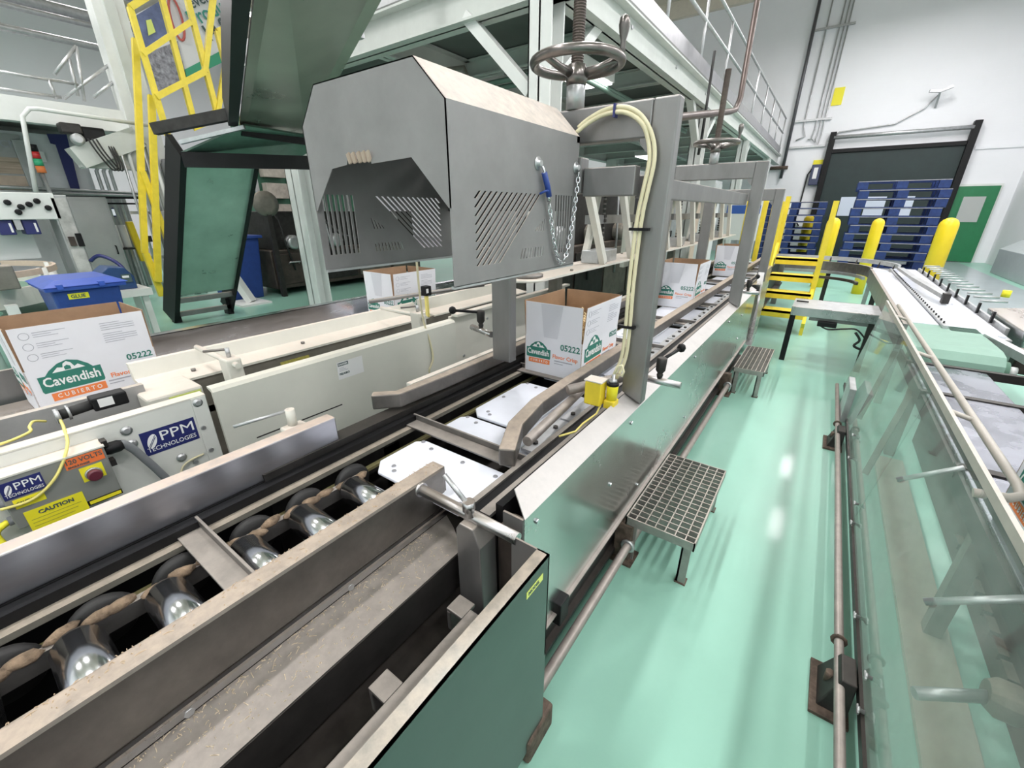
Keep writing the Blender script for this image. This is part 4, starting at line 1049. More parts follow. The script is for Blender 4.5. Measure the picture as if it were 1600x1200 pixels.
# steel hopper at the right edge
b = MB(); b.hexa([(1.26, 4.25, .45), (1.9, 4.25, .45), (1.9, 5.0, .45), (1.26, 5.0, .45)], [(1.20, 4.2, .76), (1.9, 4.2, .84), (1.9, 5.1, .84), (1.20, 5.1, .76)])
b.build('steel_hopper', M_steel, rc, bevel=.01)
MB().cyl((1.42, 5.7, .78), (1.42, 5.7, .84), .03, 14).build('yellow_cap', M_label_y, rc)
for i in range(14):
    MB().cyl((1.21, 5.4 + i * .24, .77), (1.38, 5.42 + i * .24, .775), .010, 6).build('side_roller', M_galv, rc)
for x in (.62, 1.12):
    for y in (4.4, 6.2, 8.2): MB().box(x, x + .05, y, y + .05, 0, .6).build('leg', M_galv, rc)
for x in (.62, 1.3):
    for y in (.3, 1.8, 3.4): MB().box(x, x + .05, y, y + .05, 0, .6).build('leg', M_olive, rc)
# flat beige strip, slanted stays and dark slatted chain seen through the guard
MB().slab([(.555, -.8, .03), (.70, -.8, .03), (.70, 3.3, .03), (.555, 3.3, .03)], .02).build('beige_strip', mat('strip_beige', (.50, .47, .38), .5, .2, noise=.15, nscale=6), rc)
for y in (3.9, 3.0): MB().bar((.50, y, .02), (.585, y + .12, .55), .032, .012).build('slanted_stay', M_olive, rc)
for i in range(26):
    MB().box(.72, 1.5, -.2 + i * .095, -.125 + i * .095, .20, .225).build('return_slat', M_brown, rc)
MB().box(.745, .76, -.6, 3.5, .10, .58).build('darkening_sheet', M_brown, rc)  # dark sheet added to darken the area right of the beige strip
MB().cyl((.46, 1.22, .30), (.62, 1.30, .33), .016, 10).build('shaft_end', M_galv, rc)
MB().lathe([(.035, 0), (.05, .02), (.05, .06), (.03, .08)], (.60, 1.30, .33), n=14, axis='x').build('shaft_bearing', M_olive, rc)

# ------------------------------------------------------------------ cross conveyor with a black leg
xc = thing('cross_conveyor', 'short steel cross conveyor on one black leg at the aisle end', 'conveyor', (.2, 5.4, 0))
MB().box(-.15, .58, 5.22, 5.75, .575, .588).build('deck', M_galv, xc)
MB().box(-.15, .58, 5.20, 5.22, .50, .588).build('front_beam', M_steel, xc, bevel=.003)
MB().box(-.15, .58, 5.74, 5.76, .50, .588).build('rear_beam', M_steel, xc)
MB().box(.02, .52, 5.24, 5.28, .46, .50).build('under_rail', M_gantry, xc)
MB().box(-.15, -.10, 5.23, 5.28, 0, .50).build('leg', M_black, xc)
MB().box(.50, .55, 5.23, 5.28, 0, .50).build('leg', M_dark, xc)
MB().box(.10, .26, 5.18, 5.28, .42, .47).build('drive_box', M_black, xc, bevel=.006)
cable([(.12, 5.2, .43), (.2, 5.19, .40), (.32, 5.2, .42), (.42, 5.2, .43), (.5, 5.2, .36)], .008, 6).build('drive_cable', M_rubber, xc)
cable([(.42, 5.2, .40), (.47, 5.2, .33), (.44, 5.2, .27), (.50, 5.2, .24)], .012, 6).build('air_hose', M_rubber, xc)
MB().cyl((-.13, 5.5, .60), (-.02, 5.5, .60), .008, 6).build('stop_pin', M_black, xc)
MB().box(.36, .40, 3.60, 3.9, .08, .34).build('guard_bracket', M_galv, xc, bevel=.004)

# ------------------------------------------------------------------ curved transfer conveyor at the far end
tc = thing('curved_conveyor', 'curved chain conveyor with steel side rails at the far end of the aisle', 'conveyor', (.2, 8.6, 0))
def arc(cx, cy, r, a0, a1, n, z): return [(cx + r * math.cos(a0 + (a1 - a0) * i / n), cy + r * math.sin(a0 + (a1 - a0) * i / n), z) for i in range(n + 1)]
def ribbon(r0, r1, z0, z1, name, m):
    # straight run along -x, then a quarter turn into -y
    cx, cy = -.05, 8.15
    o = [(-.9, cy + r1)] + [(p[0], p[1]) for p in arc(cx, cy, r1, PI / 2, 0, 10, 0)]
    i = [(-.9, cy + r0)] + [(p[0], p[1]) for p in arc(cx, cy, r0, PI / 2, 0, 10, 0)]
    b = MB()
    for k in range(len(o) - 1):
        b.hexa([(i[k][0], i[k][1], z0), (o[k][0], o[k][1], z0), (o[k + 1][0], o[k + 1][1], z0), (i[k + 1][0], i[k + 1][1], z0)],
               [(i[k][0], i[k][1], z1), (o[k][0], o[k][1], z1), (o[k + 1][0], o[k + 1][1], z1), (i[k + 1][0], i[k + 1][1], z1)])
    b.build(name, m, tc)
ribbon(.68, .86, .66, .70, 'chain_track', M_white)
ribbon(.64, .675, .60, .74, 'inner_rail', M_dustyplate)
ribbon(.58, .62, .56, .60, 'inner_tube_rail', M_galv)
ribbon(.52, .56, .48, .52, 'lower_rail', M_brown)
ribbon(.94, .97, .74, .80, 'outer_guide', M_galv)
for a in (1.4, 1.0, .6, .2):
    MB().cyl((-.05 + .9 * math.cos(a), 8.15 + .9 * math.sin(a), .60), (-.05 + .95 * math.cos(a), 8.15 + .95 * math.sin(a), .79), .012, 6).build('guide_post', M_dark, tc)
for x, y in ((-.8, 8.75), (.1, 8.8), (.7, 8.1)): MB().box(x, x + .06, y, y + .06, 0, .6).build('leg', M_dark, tc)

# ------------------------------------------------------------------ yellow steps over the conveyor
ys = thing('yellow_steps', 'yellow painted crossover steps with handrail posts at the aisle end', 'stairs', (-.3, 7.6, 0))
for i in range(4):
    y = 6.55 + i * .28; z = .28 + i * .20
    MB().box(-.56, -.02, y, y + .24, z - .03, z).build('tread', M_yellow, ys); MB().box(-.56, -.02, y, y + .015, z - .09, z).build('tread_lip', M_yellow, ys)
for x in (-.60, -.02):
    MB().bar((x, 6.5, .10), (x, 7.75, 1.0), .04, .16).build('stringer', M_yellow, ys)
    MB().box(x - .02, x + .02, 6.5, 6.56, 0, .2).build('leg', M_yellow, ys)
for x, y, z0, z1 in ((-.02, 7.0, .40, 1.62), (-.60, 7.0, .40, 1.62), (-.60, 7.75, .9, 1.7), (-.02, 7.75, .9, 1.62), (-.72, 7.4, .2, 1.68)):
    MB().box(x - .03, x + .03, y - .03, y + .03, z0, z1).build('handrail_post', M_yellow, ys)
for i, (x, y) in enumerate(((-1.05, 9.3), (-.88, 9.3), (-1.3, 9.2))):
    o = MB().box(x - .04, x + .04, y - .04, y + .04, 0, 1.72).build('yellow_post', M_yellow, bevel=.01)
    tag(o, ['left', 'right', 'leaning back'][i] + ' square yellow steel post behind the third gantry frame', 'post', 'yellow square posts')

# ------------------------------------------------------------------ bollards and pallets
bol = None
for i, (x, y, r, l) in enumerate(((1.94, 12.62, .16, 'large yellow bollard at the right beside the blue pallets'), (.691, 10.7, .095, 'yellow bollard standing in front of the middle of the pallets'),
                               (.018, 11.25, .12, 'yellow bollard left of the blue pallets with another post before it'), (-.675, 18.28, .15, 'yellow bollard at the left jamb of the roll-up door'))):
    o = MB().lathe([(r, 0), (r, 1.38 - r), (r * .92, 1.38 - r * .6), (r * .7, 1.38 - r * .28), (r * .4, 1.38 - r * .08), (r * .05, 1.38)], (0, 0, 0), n=24).build('bollard', M_bollard)
    o.location = (x, y, 0); tag(o, l, 'bollard', 'yellow bollards')
MP = {}
def pallet(loc, label, group, w=1.65, d=1.1, h=.196):
    e = thing('pallet', label, 'pallet', loc, group=group)
    if not MP:
        MP['deck'] = MB().box(-w / 2, w / 2, -.06, .06, h - .02, h).mesh('deck_board', [M_pallet])
        MP['edge'] = MB().box(-w / 2, w / 2, -.065, -.06, h - .018, h - .002).mesh('board_edge', [M_board])
        MP['base'] = MB().box(-w / 2, w / 2, -.05, .05, 0, .018).mesh('bottom_board', [M_pallet])
        MP['block'] = MB().box(-.10, .10, -.06, .06, .018, h - .02).mesh('block', [M_pallet])
    def c(n, k, x, y):
        o = bpy.data.objects.new(n, MP[k]); COL.objects.link(o); o.parent = e; o.location = (x, y, 0)
    for y in (-d / 2 + .06, -d / 4, 0, d / 4, d / 2 - .06): c('deck_board', 'deck', 0, y)
    c('board_edge', 'edge', 0, -d / 2 + .06)
    for y in (-d / 2 + .06, 0, d / 2 - .06):
        c('bottom_board', 'base', 0, y)
        for x in (-w / 2 + .1, 0, w / 2 - .1): c('block', 'block', x, y)
ords = ['bottom', 'second', 'third', 'fourth', 'fifth', 'sixth', 'seventh', 'eighth', 'ninth', 'tenth', 'eleventh', 'twelfth', 'topmost']
for i in range(11): pallet((1.16 + random.uniform(-.04, .04), 14.6 + random.uniform(-.03, .03), i * .197), 'blue wooden pallet, ' + (ords[i] if i < 10 else 'topmost') + ' from the floor in the tall stack by the roll-up door', 'pallets in the tall stack')
for i in range(9): pallet((-1.10 + random.uniform(-.03, .03), 17.3, i * .197), 'blue wooden pallet, ' + (ords[i] if i < 8 else 'topmost') + ' from the floor in the stack behind the gantries', 'pallets in the far left stack')

# ------------------------------------------------------------------ mezzanine over the left half of the hall
mz = thing('mezzanine', 'pale grey steel mezzanine with braced columns and tubular handrail above the machines', 'mezzanine', (-4.5, 10, 0))
def ibeam_y(x, y0, y1, z0, z1, w=.16, name='beam'):
    b = MB(); b.box(x - w / 2, x + w / 2, y0, y1, z0, z0 + .018); b.box(x - w / 2, x + w / 2, y0, y1, z1 - .018, z1); b.box(x - .01, x + .01, y0, y1, z0, z1)
    return b.build(name, M_beam, mz)
def ibeam_x(y, x0, x1, z0, z1, w=.16, name='beam'):
    b = MB(); b.box(x0, x1, y - w / 2, y + w / 2, z0, z0 + .018); b.box(x0, x1, y - w / 2, y + w / 2, z1 - .018, z1); b.box(x0, x1, y - .01, y + .01, z0, z1)
    return b.build(name, M_beam, mz)
ibeam_y(-2.08, 3.42, 19.0, 3.0, 3.29, .20)
MB().box(-2.10, -2.06, 3.45, 19.0, 3.29, 3.56).build('fascia', mat('fascia_steel', (.40, .40, .42), .35, .7, noise=.15), mz)
ibeam_x(3.5, -6.8, -1.99, 3.0, 3.29, .20)
MB().box(-6.8, -2.0, 3.46, 3.50, 3.29, 3.56).build('fascia', M_galv, mz)
ibeam_y(-4.3, 3.6, 19.0, 3.02, 3.28); ibeam_y(-6.6, 3.6, 19, 3.0, 3.29, .2)
for y in (5.0, 6.6, 8.2, 9.8, 11.4, 13.0, 14.6, 16.2, 17.8): ibeam_x(y, -6.6, -2.1, 3.08, 3.28, .12, 'joist')
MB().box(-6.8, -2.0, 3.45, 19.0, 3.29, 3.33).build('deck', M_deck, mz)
for x, y in ((-2.17, 3.5), (-2.10, 8.2), (-2.08, 12.1), (-2.08, 16.4), (-6.10, 3.5), (-6.1, 8.5), (-6.1, 14)):
    b = MB(); w = .105 if x > -6.05 else .16
    b.box(x - w, x + w, y - .10, y - .085, 0, 3.0); b.box(x - w, x + w, y + .085, y + .10, 0, 3.0); b.box(x - .008, x + .008, y - .1, y + .1, 0, 3.0)
    b.box(x - w, x - w + .012, y - .1, y + .1, 0, 3.0)
    b.build('column', M_whitepaint, mz)
    MB().box(x - .18, x + .18, y - .18, y + .18, 0, .02).build('base_plate', M_whitepaint, mz)
for p, q in (((-2.30, 3.5, 2.42), (-2.98, 3.5, 3.06)), ((-2.15, 3.60, 2.50), (-2.12, 4.30, 3.06)), ((-2.10, 8.1, 2.5), (-2.10, 7.4, 3.05)), ((-2.1, 8.3, 2.5), (-2.1, 9.0, 3.05)), ((-5.95, 3.5, 2.45), (-5.3, 3.5, 3.05)), ((-2.1, 12.2, 2.5), (-2.1, 12.9, 3.05))):
    MB().bar(p, q, .10, .09).build('brace', M_whitepaint, mz)
# bolts on the beams
hb = MB().lathe([(.020, 0), (.020, .014)], axis='x', n=6).mesh('beam_bolt', M_galv)
for y in (4.75, 4.95, 6.5, 8.1): inst('beam_bolt', hb, mz, (-2.07, y, 3.2))
# handrail
for z in (3.98, 4.42): MB().tube([(-2.08, 3.5, z), (-2.08, 19.0, z)], .024, 8).build('handrail_tube', M_galv, mz)
for y in (4.6, 6.0, 7.6, 9.2, 10.8, 12.4, 14.0, 15.6, 17.2, 18.9): MB().cyl((-2.08, y, 3.3), (-2.08, y, 4.42), .02, 8).build('handrail_post', M_galv, mz)
for x in (-3.2, -4.4, -5.6): MB().cyl((x, 3.48, 3.3), (x, 3.48, 4.42), .02, 8).build('handrail_post', M_galv, mz)
# pipes and conduits under the deck
for i, (y, z, x0) in enumerate(((4.55, 2.86, -5.5), (4.66, 2.83, -5.5))):
    o = MB().tube([(x0, y, z), (-2.75, y, z), (-2.6, y + .1, z), (-2.55, y + .3, z), (-2.55, 9, z)], .028, 8).build('green_conduit', mat('conduit_green', (.13, .21, .17), .4))
    tag(o, ('upper' if i == 0 else 'lower') + ' green-grey conduit bending under the mezzanine deck', 'conduit', 'green conduits under the mezzanine')
o = MB().tube([(-3.6, 4.2, 2.6), (-3.6, 4.2, 2.85), (-3.65, 4.2, 2.95), (-3.9, 4.2, 2.97)], .022, 8).build('bent_pipe', M_olive); tag(o, 'short bent pipe hanging under the mezzanine behind the hood', 'pipe')
o = MB().tube([(-1.62, 8.45, ZC), (-1.62, 8.45, 3.15), (-1.63, 8.3, 2.97), (-1.64, 8.0, 2.90), (-1.66, 5.4, 2.45), (-1.7, 4.5, 2.33)], .042, 10).build('brown_pipe', mat('pipe_brown', (.13, .10, .09), .4, .4, noise=.2)); tag(o, 'large brown pipe bending below the mezzanine edge and rising to the ceiling', 'pipe')
o = MB().tube([(-1.9, 7.6, 3.6), (-1.9, 7.6, 2.5), (-1.9, 7.55, 2.3)], .02, 8).build('drop_cable', M_rubber); tag(o, 'black cable dropping from the mezzanine fascia', 'cable')
# lamps under the deck
for i, (x, y) in enumerate(((-2.66, 4.95), (-4.4, 9.0), (-4.6, 13.0), (-5.4, 6.2))):
    lamp_fixture(x, y, 2.86, 14, ['fluorescent light under the mezzanine glowing through the near handwheel', 'oval glowing light under the mezzanine right of the hood', 'far light under the mezzanine', 'light under the mezzanine behind the hood'][i], 'lights under the mezzanine', 1.1, .42)

# ------------------------------------------------------------------ cream compression unit behind the case conveyor
cu = thing('compression_unit', 'cream compression unit with V-shaped struts above the case conveyor', 'machine', (-1.6, 6, 1.0))
b = MB(); b.prism([(-1.78, 1.07), (-1.47, 1.07), (-1.47, 1.085), (-1.78, 1.085)], 'y', 2.42, 9.5); b.build('belt_plate', M_cream, cu)
MB().lathe([(.155, 1.068), (.155, 1.083)], (-1.625, 2.42, 0), n=24).build('plate_nose', M_cream, cu)
MB().lathe([(.11, 0), (.11, .02), (.04, .025), (.04, .05)], (-1.625, 2.45, 1.083), n=20).build('sheave', M_dustyplate, cu)
for i in range(14): inst('plate_bolt', MB().lathe([(.014, 0), (.014, .012)], n=6).mesh('plate_bolt', M_olive) if i == 0 else bpy.data.meshes['plate_bolt'], cu, (-1.52 if i % 2 else -1.73, 2.6 + i * .3, 1.085))
MB().box(-1.80, -1.44, 2.6, 9.5, 1.66, 1.74).build('upper_beam', M_cream, cu)
for y in (3.0, 4.15, 5.3, 6.5, 7.8):
    MB().bar((-1.50, y + .05, 1.66), (-1.50, y + .42, 1.10), .05, .055).build('strut', M_cream, cu)
    MB().bar((-1.50, y + .70, 1.66), (-1.50, y + 1.05, 1.10), .05, .055).build('strut', M_cream, cu)
    MB().bar((-1.74, y + .75, 1.66), (-1.74, y + .55, 1.10), .05, .055).build('strut', M_cream, cu)
    MB().box(-1.66, -1.60, y + .35, y + 1.35, 1.40, 1.47).build('cross_bar', M_gantry, cu)
    ch = MB().box(-1.61, -1.60, y + .60, y + .62, 1.10, 1.64).build('roller_chain', M_dustyplate, cu)
    for k in range(14):
        inst('chain_plate', MB().box(-.012, .012, -.02, .02, -.012, .012).mesh('chain_plate', M_dark) if 'chain_plate' not in bpy.data.meshes else bpy.data.meshes['chain_plate'], ch, (-1.605, y + .61, 1.12 + k * .038))
    MB().box(-1.70, -1.54, y + .40, y + .80, 1.085, 1.19).build('chain_box', M_galv, cu, bevel=.008)
for y in (2.9, 6.0, 9.2): MB().box(-1.72, -1.64, y, y + .08, 0, 1.07).build('leg', M_olive, cu)
MB().box(-1.9, -1.85, 4.8, 4.95, .9, 1.9).build('cream_panel', M_cream, cu)

# ------------------------------------------------------------------ dark machinery in the shade under the mezzanine
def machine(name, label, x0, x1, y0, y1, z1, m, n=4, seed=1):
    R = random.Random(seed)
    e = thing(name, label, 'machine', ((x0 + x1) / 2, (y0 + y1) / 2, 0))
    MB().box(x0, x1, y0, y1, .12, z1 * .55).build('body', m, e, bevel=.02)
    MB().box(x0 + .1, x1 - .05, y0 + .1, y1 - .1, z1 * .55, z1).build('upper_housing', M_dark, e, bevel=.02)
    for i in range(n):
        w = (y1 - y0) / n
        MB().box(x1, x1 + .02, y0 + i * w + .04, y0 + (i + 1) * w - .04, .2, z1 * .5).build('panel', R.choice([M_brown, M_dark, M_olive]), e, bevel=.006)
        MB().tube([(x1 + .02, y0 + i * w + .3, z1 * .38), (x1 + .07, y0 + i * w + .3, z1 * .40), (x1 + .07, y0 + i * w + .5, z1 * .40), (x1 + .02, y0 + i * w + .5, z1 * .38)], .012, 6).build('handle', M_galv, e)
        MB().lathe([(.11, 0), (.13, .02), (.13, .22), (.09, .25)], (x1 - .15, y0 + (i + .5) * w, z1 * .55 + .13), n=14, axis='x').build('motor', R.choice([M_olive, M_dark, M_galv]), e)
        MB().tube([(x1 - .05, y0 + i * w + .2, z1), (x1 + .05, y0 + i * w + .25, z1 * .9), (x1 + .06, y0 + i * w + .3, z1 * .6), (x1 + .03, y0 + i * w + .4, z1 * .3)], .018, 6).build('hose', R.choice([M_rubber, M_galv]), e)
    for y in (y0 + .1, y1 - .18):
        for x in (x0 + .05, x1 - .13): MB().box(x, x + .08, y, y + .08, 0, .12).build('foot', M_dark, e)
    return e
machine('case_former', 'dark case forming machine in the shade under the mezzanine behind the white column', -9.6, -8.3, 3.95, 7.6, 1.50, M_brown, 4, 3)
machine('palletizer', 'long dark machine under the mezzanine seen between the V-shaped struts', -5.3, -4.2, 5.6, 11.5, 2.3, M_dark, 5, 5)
e = thing('green_cabinet', 'dark green rack of pale carton blanks behind the dark case former', 'rack', (-10, 5.4, 0))
MB().box(-10.2, -9.8, 4.6, 7.2, 0, 3.4).build('cabinet', M_greenframe, e, bevel=.01)
for i in range(5):
    for j in range(2):
        MB().box(-9.79, -9.60, 4.78 + j * .62, 5.22 + j * .62, 1.35 + i * .40, 1.64 + i * .40).build('carton_blank', mat('blank_tan', (.46, .42, .37), .7, noise=.3, nscale=9), e)
for j in range(4): MB().box(-9.78, -9.75, 4.62 + j * .70, 4.70 + j * .70, .9, 3.4).build('rack_post', M_galv, e)
e = thing('blue_tank', 'blue round tank hanging on a pale post by the white column', 'tank', (-8.0, 4.7, 1.4))
MB().lathe([(.10, 0), (.15, .05), (.15, .34), (.13, .36)], (-8.1, 4.72, 1.52), n=20).build('vessel', M_blue, e)
MB().cyl((-8.1, 4.72, 1.85), (-8.1, 4.72, 3.4), .04, 10).build('stem', M_cream, e)
MB().tube([(-8.1, 4.72, 1.52), (-6.95, 4.65, 1.1), (-6.8, 4.9, 1.05), (-6.7, 5.1, 1.3)], .02, 6).build('hose', M_rubber, e)
e = thing('floor_fan', 'round pale fan lying beside the green tinted conveyor', 'fan', (-8.2, 4.0, 1.2))
MB().lathe([(.20, 0), (.21, .03), (.21, .10), (.12, .13)], (-8.25, 4.0, 1.62), n=20, axis='x').build('fan_head', M_olive, e)
MB().box(-8.22, -8.14, 3.96, 4.04, 0, 1.5).build('fan_post', M_dark, e)
e = thing('white_strut', 'white sloping strut on a floor plate beside a blue drum', 'strut', (-8.05, 3.3, 0))
MB().bar((-8.35, 3.05, 1.0), (-8.0, 3.32, .03), .16, .10).build('strut', M_whitepaint, e)
MB().box(-8.35, -7.75, 3.05, 3.55, 0, .03).build('base_plate', M_whitepaint, e)
e = thing('blue_drum', 'tall blue plastic bin behind the white strut', 'bin', (-8.7, 3.5, 0))
b = MB(); b.hexa([(-9.0, 3.2, 0), (-8.45, 3.2, 0), (-8.45, 3.75, 0), (-9.0, 3.75, 0)], [(-9.05, 3.1, 1.05), (-8.4, 3.1, 1.05), (-8.4, 3.85, 1.05), (-9.05, 3.85, 1.05)]); b.build('body', M_blue, e, bevel=.02)
MB().box(-9.1, -8.35, 3.05, 3.9, 1.05, 1.10).build('rim', M_blue, e, bevel=.01)
machine('dark_backdrop', 'dark brown backdrop machine added close behind the V-shaped struts', -3.6, -2.75, 4.3, 9.2, 1.95, M_brown, 5, 9)  # dark backdrop added to darken the space behind the struts
# far clutter seen between the gantry posts
for i, (y, h, m, l) in enumerate(((9.6, 2.1, M_galv, 'grey tall cabinet far behind the struts'), (11.6, 2.0, M_tan, 'tan tall cabinet far behind the struts under the mezzanine'), (13.8, 2.3, M_paper, 'white tall panel far behind the struts under the mezzanine'))):
    e = thing('tall_cabinet', l, 'cabinet', (-3.1, y, 0), group='tall cabinets under the mezzanine')
    MB().box(-3.4, -2.9, y, y + .9, 0, h).build('carcass', m, e, bevel=.01)
    for k in (0, 1): 
        d = MB().box(-2.9, -2.88, y + .03 + k * .43, y + .44 + k * .43, .1, h - .08).build('door', m, e, bevel=.005)
        MB().box(-2.88, -2.86, y + .36 + k * .12, y + .38 + k * .12, .9, 1.1).build('handle', M_black, d)
e = thing('notice_board', 'white notice board with blue header beyond the compression unit', 'sign', (-1.9, 11, 1.3))
MB().box(-2.0, -1.3, 11.0, 11.03, .9, 1.75).build('board', M_paper, e)
MB().box(-1.98, -1.32, 10.99, 11.0, 1.45, 1.62).build('header', mat('sign_blue', (.04, .12, .45), .5), e)
MB().box(-1.7, -1.66, 11.03, 11.08, 0, 1.7).build('post', M_galv, e)

# ------------------------------------------------------------------ Z-shaped elevating conveyor with black side frames
zc = thing('elevating_conveyor', 'black framed elevating conveyor with steel underside tinted with green reflection rising over the cream lane', 'conveyor', (-6.5, 2.4, 0))
lowpan = mat('pan_stainless', (.50, .55, .52), .16, 1, noise=.12, nscale=2, rnoise=.06)
Lb, Lt = (-7.12, .42), (-5.67, 1.98)
def sect(p, q, y0p, y1p, y0q, y1q, name, m, t): 
    return MB().slab([(p[0], y0p, p[1]), (p[0], y1p, p[1]), (q[0], y1q, q[1]), (q[0], y0q, q[1])], t).build(name, m, zc)
sect(Lb, Lt, 2.05, 2.77, 2.01, 2.73, 'lower_pan', mat('pan_green_reflection', (.40, .52, .45), .34, .45, noise=.22, nscale=3, rnoise=.08), .02)  # green floor reflection painted into the steel colour
# black side channels of the lower run
for s, (y0, y1) in enumerate(((1.985, 2.045), (2.75, 2.77))):
    b = MB(); b.hexa([(-7.42, y0, 0.0), (-7.42, y1, 0.0), (-7.75, y1, .15), (-7.75, y0, .15)], [(-5.56, y0 - .02, 2.02), (-5.56, y1 - .02, 2.02), (-5.80, y1 - .02, 2.24), (-5.80, y0 - .02, 2.24)])
    b.build('side_channel', M_black, zc)
for z, x in ((.30, -7.22), (.08, -7.42)): MB().box(x - .04, x + .02, 2.04, 2.76, z, z + .07).build('foot_bar', M_gantry, zc, bevel=.004)
for y in (2.0, 2.70): MB().box(-7.55, -7.40, y, y + .08, 0, .25).build('foot', M_black, zc)
# knee: grey lip, dark plates and cross channel
Ka, Kb = (-5.62, 1.93, 2.06), (-5.10, 2.62, 2.34)
MB().bar((-5.75, 1.86, 2.26), (-5.15, 2.36, 2.40), .07, .10).build('knee_lip', M_dark, zc)
MB().bar((-5.52, 1.98, 2.14), (-5.02, 2.40, 2.28), .04, .035).build('knee_tube', M_galv, zc)
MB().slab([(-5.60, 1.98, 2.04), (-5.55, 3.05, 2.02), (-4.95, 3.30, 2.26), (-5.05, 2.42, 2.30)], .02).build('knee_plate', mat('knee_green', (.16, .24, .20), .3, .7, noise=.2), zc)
MB().bar((-5.58, 1.98, 1.99), (-4.98, 3.42, 2.03), .05, .14).build('knee_channel', M_black, zc)
MB().bar((-5.15, 2.42, 2.27), (-4.95, 3.42, 2.22), .05, .10).build('knee_channel', M_black, zc)
# upper run
Ub = [(-5.20, 2.44, 2.32), (-5.20, 3.16, 2.30)]; Ut = [(-1.75, 1.10, 2.57), (-1.75, 1.84, 2.74)]
ud = Vector(Ut[0]) - Vector(Ub[0])
MB().slab([Ub[0], Ub[1], Ut[1], Ut[0]], .02).build('upper_pan', mat('pan_upper', (.46, .44, .38), .32, .75, noise=.25, nscale=1.5, rnoise=.08), zc)
n = Vector((-.17, 0, 1)).normalized()
for a, bb in ((Ub[0], Ut[0]),):
    a = Vector(a); bb = Vector(bb); s = -1 if a is not None and abs(a.y - 2.44) < .01 else 1
    MB().hexa([a + Vector((0, .02 * s, -.02)), a + Vector((0, .11 * s, -.02)), a + Vector((0, .11 * s, .22)), a + Vector((0, .02 * s, .22))],
              [bb + Vector((0, .02 * s, -.02)), bb + Vector((0, .11 * s, -.02)), bb + Vector((0, .11 * s, .22)), bb + Vector((0, .02 * s, .22))]).build('side_channel', M_black, zc)
MB().bar((-2.0, 1.2, 2.6), (-2.0, 1.2, 6.0), .06, .06).build('hanger_rod', M_galv, zc)
MB().bar((-3.2, 2.5, 2.7), (-3.2, 2.5, 6.0), .06, .06).build('hanger_rod', M_galv, zc)

# ------------------------------------------------------------------ yellow stair guard and railing
yr = thing('yellow_stair_guard', 'yellow painted stair guard rail and posts left of the elevating conveyor', 'railing', (-9.3, 2.6, 0))
YK = [0]
def ybar(p, q, w=.07):
    YK[0] += 1; d = Vector((.0035 * YK[0], 0, 0)); w += .002 * (YK[0] % 5)
    MB().bar(Vector(p) + d, Vector(q) + d, w, w, up=(1, 0, 0)).build('rail_bar', M_yellow, yr)
ybar((-9, 3.04, 4.234), (-9, 3.076, 2.621)); ybar((-9, 3.482, 4.543), (-9, 3.505, 2.765)); ybar((-9, 3.836, 4.605), (-9, 3.891, 2.966))
ybar((-9, 3.04, 4.234), (-9, 3.543, 4.622)); ybar((-9, 3.032, 3.677), (-9, 3.803, 4.269)); ybar((-9, 3.053, 3.138), (-9, 3.852, 3.633), .08)
ybar((-9, 4.25, 4.763), (-9, 3.842, 3.631)); ybar((-9, 4.171, 4.242), (-9, 4.193, 3.811)); ybar((-9, 4.171, 4.242), (-9, 4.442, 4.399)); ybar((-9, 4.193, 3.811), (-9, 3.875, 3.021))
MB().slab([(-9, 3.496, 2.947), (-9, 3.909, 3.119), (-9, 3.897, 2.948), (-9, 3.47, 2.733)], .05).build('kick_plate', M_yellow, yr)
ybar((-9.4, 3.119, 3.949), (-9.4, 2.4, 0.847), .08); ybar((-9.3, 3.09, 3.198), (-9.3, 2.432, 0.371), .08)
ybar((-9.35, 2.691, 2.098), (-9.35, 2.756, 0.984), .07); ybar((-9.4, 2.409, 0.846), (-9.4, 2.449, 0.115), .08)
o = MB().bar((-11.2, 2.779, 1.315), (-11.2, 2.817, 0.563), .11, .11, up=(1, 0, 0)).build('leaning_barrier', M_bollard, bevel=.02); tag(o, 'leaning yellow barrier post in front of the white rolls', 'barrier')

# banner on the far handrail
bn = thing('wall_banner', 'white and green printed banner with photographs behind the yellow railing', 'banner', (-11.5, 4.53, 4.486))
MB().slab([(-11.5, 3.949, 4.917), (-11.5, 3.881, 3.632), (-11.5, 5.813, 4.786), (-11.5, 6.055, 6.389)], .02).build('banner_cloth', M_paper, bn)
MB().slab([(-11.47, 3.944, 4.89), (-11.47, 3.911, 4.376), (-11.47, 4.376, 4.67), (-11.47, 4.427, 5.26)], .005).build('sky_photo', M_sky, bn)
MB().slab([(-11.47, 3.909, 4.295), (-11.47, 3.885, 3.639), (-11.47, 4.538, 4.032), (-11.47, 4.541, 4.65)], .005).build('crop_photo', mat('photo_grey', (.36, .36, .40), .6, noise=.7, nscale=14), bn)
MB().slab([(-11.47, 4.502, 4.155), (-11.47, 4.532, 4.009), (-11.47, 5.792, 4.753), (-11.47, 5.82, 4.989)], .005).build('green_band', mat('banner_green', (.05, .35, .20), .6), bn)
MB().slab([(-11.45, 4.071, 4.845), (-11.45, 4.162, 4.889), (-11.45, 4.181, 4.697), (-11.45, 4.046, 4.603)], .005).build('leaf_emblem', M_label_g, bn)
MB().tube([tuple(Vector((-11.45, 4.606, 5.011)) + Vector((0, .10 * math.cos(a), .34 * math.sin(a)))) for a in [2 * PI * k / 20 for k in range(20)]], .022, 6, closed=True).build('red_ring_emblem', mat('print_red', (.55, .12, .10), .6), bn)
rgt = Vector((-11.45, 5.842, 5.569)) - Vector((-11.45, 4.855, 4.955)); upv = (0, -.12, 1)
text('Product', .34, mat('print_teal', (.05, .30, .24), .6), bn, (-11.45, 4.891, 4.965), rgt, upv, .004)
